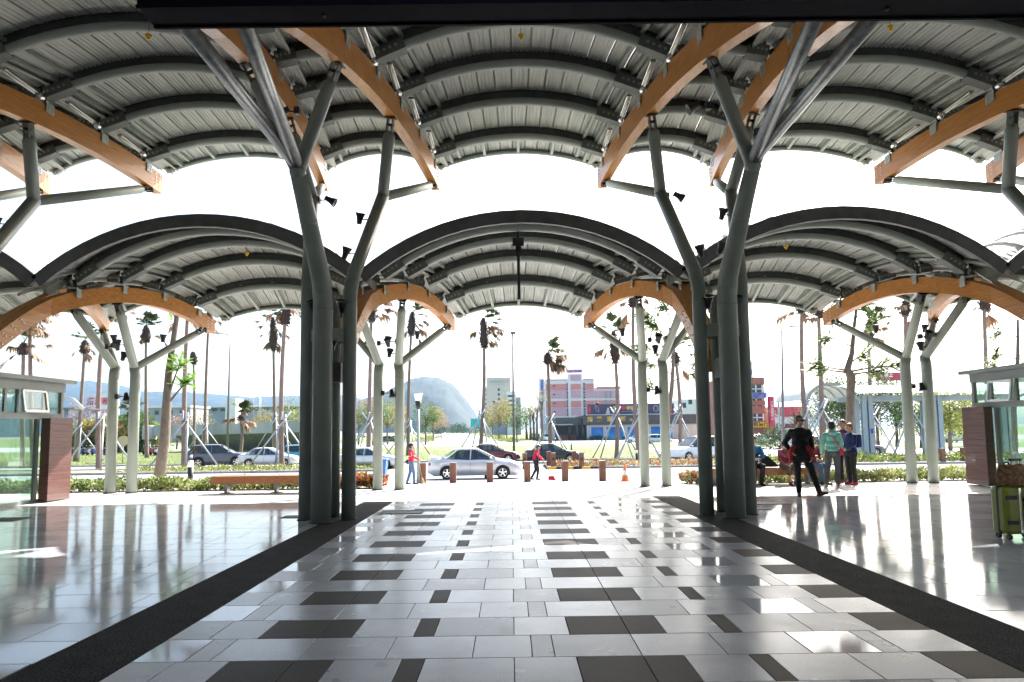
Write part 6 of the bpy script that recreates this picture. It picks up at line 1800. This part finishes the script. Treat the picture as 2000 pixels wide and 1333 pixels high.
# ---- grass on the lawn: tufts near the kerb
r = random.Random(5)
gm = MB()
for _ in range(26000):
    x, y = r.uniform(-52, 44), 52.9+30*r.random()**1.9
    leaf(gm, (x,y,gz(y)-.03), (r.uniform(-.4,.4), r.uniform(-.4,.4), 1), (r.uniform(-1,1), r.uniform(-1,1), 0), r.uniform(.05,.13), .035)
go = gm.build('grass', leafmat('grass_blade', (.05,.08,.012), (.15,.18,.035), .3)); go['kind'] = 'stuff'; go['label'] = 'short sunlit grass on the lawn beyond the road'; go['category'] = 'grass'
# ---- street trees close by
def sparse_tree(label, pts, rs, branches, m, seed):
    """slim street tree given by its trunk line; branches: (trunk fraction, end offset, leaf sprays)"""
    r = random.Random(seed); P_ = [V(p) for p in pts]
    t = thing('street_tree', label, 'tree', P_[0], group='slim street trees')
    tb = MB(); tb.path(P_, rs, 12)
    lf = MB()
    for f, off, ns in branches:
        q = f*(len(P_)-1); i = min(int(q), len(P_)-2); s = P_[i].lerp(P_[i+1], q-i); e = s+V(off)
        mid = s.lerp(e, .5)+V((0,0,.15*V(off).length*r.uniform(-.3,.6)))
        rr = lerp(rs[i], rs[i+1], q-i)
        tb.path([s, mid, e], [rr*.35, rr*.2, rr*.07], 6)
        for _ in range(ns*2):                             # feathery sprays: a rib with paired leaflets
            c = mid.lerp(e, r.random()**.6); d = (rv(r)+V(off).normalized()*.8+V((0,0,-.1))).normalized(); L_ = r.uniform(.35,.6)
            sd = d.cross(V((0,0,1))).normalized()
            for j in range(7):
                pp = c+d*L_*j/7+V((0,0,-.06*(j/7)**2))
                for s_ in (-1, 1): leaf(lf, pp, (sd*s_+d*.5).normalized(), V((0,0,1))+rv(r)*.5, .20, .085)
    tb.build('trunk', M['bark'], t); lf.build('leaves', m, t)
Yt = 22.5
w3 = lambda px, py, y=Yt: at(px, py, y)
b0 = w3(308,938); b0.z = gz(Yt)-.05
M['leafb'] = leafmat('bright_feathery_leaf', (.10,.22,.03), (.32,.46,.10), .5)
sparse_tree('leaning reddish street tree in the hedge right of the left twin tubes', [b0, w3(322,855), w3(325,800), w3(330,725), w3(346,615), w3(350,585)], [.19,.17,.15,.12,.08,.05],
    [(2.0,.0,0)] and [(.45,(.55,-.2,1.35),9),(.42,(.75,.2,1.0),8),(.78,(-.35,.1,.5),2),(.85,(-.9,-.2,.7),4),(.9,(-.8,.3,.6),5),(.93,(.8,.1,.5),6),(.97,(-.4,-.5,.6),6),(.97,(.9,.4,.35),6)], M['leafb'], 11)
b0 = w3(1655,935); b0.z = gz(Yt)-.05
sparse_tree('twisted street tree with flat leafy tiers right of the navy jacket', [b0, w3(1658,870), w3(1661,790), w3(1662,735), w3(1655,722), w3(1664,690), w3(1668,640), w3(1674,592)], [.17,.15,.13,.15,.12,.08,.06,.04],
    [(.45,(1.1,.3,.15),8),(.5,(-1.3,-.2,.25),9),(.52,(1.6,-.3,.2),9),(.55,(-.8,.6,.3),6),(.62,(.9,.5,.35),6),(.75,(-.9,.1,.4),6),(.8,(.6,-.4,.5),5),(.9,(.5,.2,.6),7),(.95,(-.5,.2,.45),7),(.97,(.3,-.3,.4),6)], M['leaf'], 12)
Yt = 30.
b0 = at(1306, 930, Yt); b0.z = gz(Yt)-.05
sparse_tree('leafy slim street tree behind the right twin column', [b0, at(1300,850,Yt), at(1312,760,Yt), at(1316,690,Yt), at(1322,610,Yt)], [.14,.12,.10,.07,.04],
    [(.45,(-1.0,.2,.6),5),(.55,(1.2,.1,.4),8),(.6,(-1.4,-.3,.6),10),(.66,(1.5,.2,.2),10),(.72,(-1.6,.3,.5),12),(.78,(1.0,-.4,.6),9),(.84,(-1.3,-.2,.7),14),(.9,(.9,.2,.4),10),(.95,(-1.6,.2,.2),14),(.98,(-.6,.4,.5),12),(.99,(.5,.2,.5),10)], M['leaf'], 13)
b0 = at(1985, 930, Yt); b0.z = gz(Yt)-.05
sparse_tree('slim street tree with flat tiers above the right kiosk roof', [b0, at(1980,800,Yt), at(1988,700,Yt), at(1988,625,Yt)], [.13,.11,.08,.05],
    [(.6,(-1.1,.2,.1),7),(.62,(.9,.2,.2),7),(.66,(-1.3,-.3,.15),8),(.85,(-.9,.2,.2),6),(.9,(.7,-.2,.2),6)], M['leaf'], 14)
# ---- bushes and trees beyond
for i, (px, y, rx, h, m_, nm) in enumerate([(160,96,4.5,5.2,'leafy','leftmost, beside the kiosk'), (205,95,4.5,6.0,'leafo','below the red characters'), (245,97,4.2,6.4,'leaf','between the left twin tubes'), (280,98,3.5,4.4,'leafy','right of the left twin tubes')]):
    p = at(px, 880, y); bush('tall yellow green bush behind the scooters, '+nm, (p.x, y, -1.05), rx, 2.5, h, M[m_], 60+i, 6000, .42, 'bushes behind the scooters')
for i, (px, y, h, cw, m_, nm) in enumerate([(345,110,6.2,3.0,'leafp','left of the leaning street tree'), (395,112,6.4,3.4,'leafo','behind the thin palm'), (470,115,6.0,3.4,'leafp','behind the young palm'), (520,108,6.2,3.2,'leafo','right of the young palm'), (560,100,8.0,4.2,'leafy','just left of the column cluster'), (152,118,9,3.6,'leafp','bare, beside the left kiosk')]):
    p = at(px, 870, y); tree('thin brownish tree above the concrete ramp, '+nm if px > 200 else 'bare branched tree beside the left kiosk', (p.x, y, -1.05), h, (cw, 2.4), M[m_], 80+i, 900, 18, .30, .14, group='trees along the ramp', twigs=True)
for i, (px, y, h, cw, m_, nm) in enumerate([(700,125,9.5,3.6,'leafo','leftmost'), (728,120,8.6,3.4,'leaf','behind the left tube'), (757,125,9.4,3.8,'leafy','between the twin tubes'), (776,150,9.0,3.4,'leafo','right of the twin tubes'), (831,118,8.4,3.0,'leaf','rounded, right of the opal lantern'), (846,160,9.0,3.6,'leafo','tan, right of the opal lantern'), (862,215,8.5,3.4,'leafp','low and pinkish near the hill foot')]):
    p = at(px, 860, y); tree('avenue tree on the left side, '+nm, (p.x, y, -1.05), h, (cw, 3.0), M[m_], 100+i, 1500, 26, .34, .17, group='trees on the left of the avenue')
for i, (px, y, h, cw, m_, nm) in enumerate([(948,260,9.5,4.0,'leafo','farthest, by the palm'), (962,190,9.2,3.4,'leaf','second row'), (975,150,9.8,3.4,'leafo','golden, before the cream tower'), (990,170,11,4.2,'leafo','golden top left of the lamp post'), (1010,128,8.6,2.9,'leaf','dark green at the lamp post')]):
    p = at(px, 860, y); tree('avenue tree on the right side, '+nm, (p.x, y, -1.05), h, (cw, 3.1), M[m_], 120+i, 1600, 26, .34, .16, group='trees on the right of the avenue')
for i, px in enumerate((1029,1036,1043,1050,1058)):
    y = 165-7*i; p = at(px, 860, y); tree(f'pruned bare street tree in a row before the hotel, {order[i]} from the left', (p.x, y, -1.05), 8.2+.25*i+(2.2 if i == 4 else 0), (1.7,1.7), M['leafo'], 140+i, 260, 12, .3, .3, group='pruned trees before the hotel', cz=.75)
for i, (px, y, w_) in enumerate([(905,560,40),(860,540,30),(930,520,30)]):
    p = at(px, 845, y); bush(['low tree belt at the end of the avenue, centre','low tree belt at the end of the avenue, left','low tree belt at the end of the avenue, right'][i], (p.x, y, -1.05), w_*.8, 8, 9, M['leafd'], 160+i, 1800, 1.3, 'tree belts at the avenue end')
for i, (px, y) in enumerate([(826,150),(838,185),(850,230),(955,250),(968,190),(985,150),(1002,135)]):
    p = at(px, 862, y); bush(f'low clipped shrub along the avenue, {order[i]} from the left', (p.x, y, -1.05), 3.2, 4, 1.1, M['leafy'], 170+i, 700, .28, 'clipped shrubs along the avenue')
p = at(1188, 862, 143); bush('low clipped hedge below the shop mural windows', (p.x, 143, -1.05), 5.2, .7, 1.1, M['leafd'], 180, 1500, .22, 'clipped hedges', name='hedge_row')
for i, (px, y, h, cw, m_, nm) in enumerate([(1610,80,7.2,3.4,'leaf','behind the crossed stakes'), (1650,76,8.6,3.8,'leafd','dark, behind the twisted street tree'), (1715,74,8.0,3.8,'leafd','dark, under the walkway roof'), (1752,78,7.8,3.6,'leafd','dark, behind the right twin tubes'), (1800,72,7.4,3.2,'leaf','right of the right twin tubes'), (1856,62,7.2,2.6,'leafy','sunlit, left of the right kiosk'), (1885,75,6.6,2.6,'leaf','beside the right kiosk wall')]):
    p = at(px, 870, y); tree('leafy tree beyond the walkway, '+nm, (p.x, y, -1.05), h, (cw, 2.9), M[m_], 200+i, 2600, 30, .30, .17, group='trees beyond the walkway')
p = at(1555, 870, 88); tree('bare pink blossomed tree before the red shop', (p.x, 88, -1.05), 7.0, (3.6,2.6), M['leafp'], 220, 420, 26, .22, .15, group='trees beyond the walkway', twigs=True)
p = at(1512, 870, 72); bush('rounded dark bush behind the seated man', (p.x, 72, -1.05), 2.6, 2, 2.6, M['leafd'], 230, 2200, .24)
p = at(1632, 905, 42.5); bush('yellow green bush behind the mint jacket', (p.x-1.2, 42.8, -1.05), .9, .8, 1.5, M['leafy'], 231, 700, .2)
bpy.data.scenes.remove(TS)
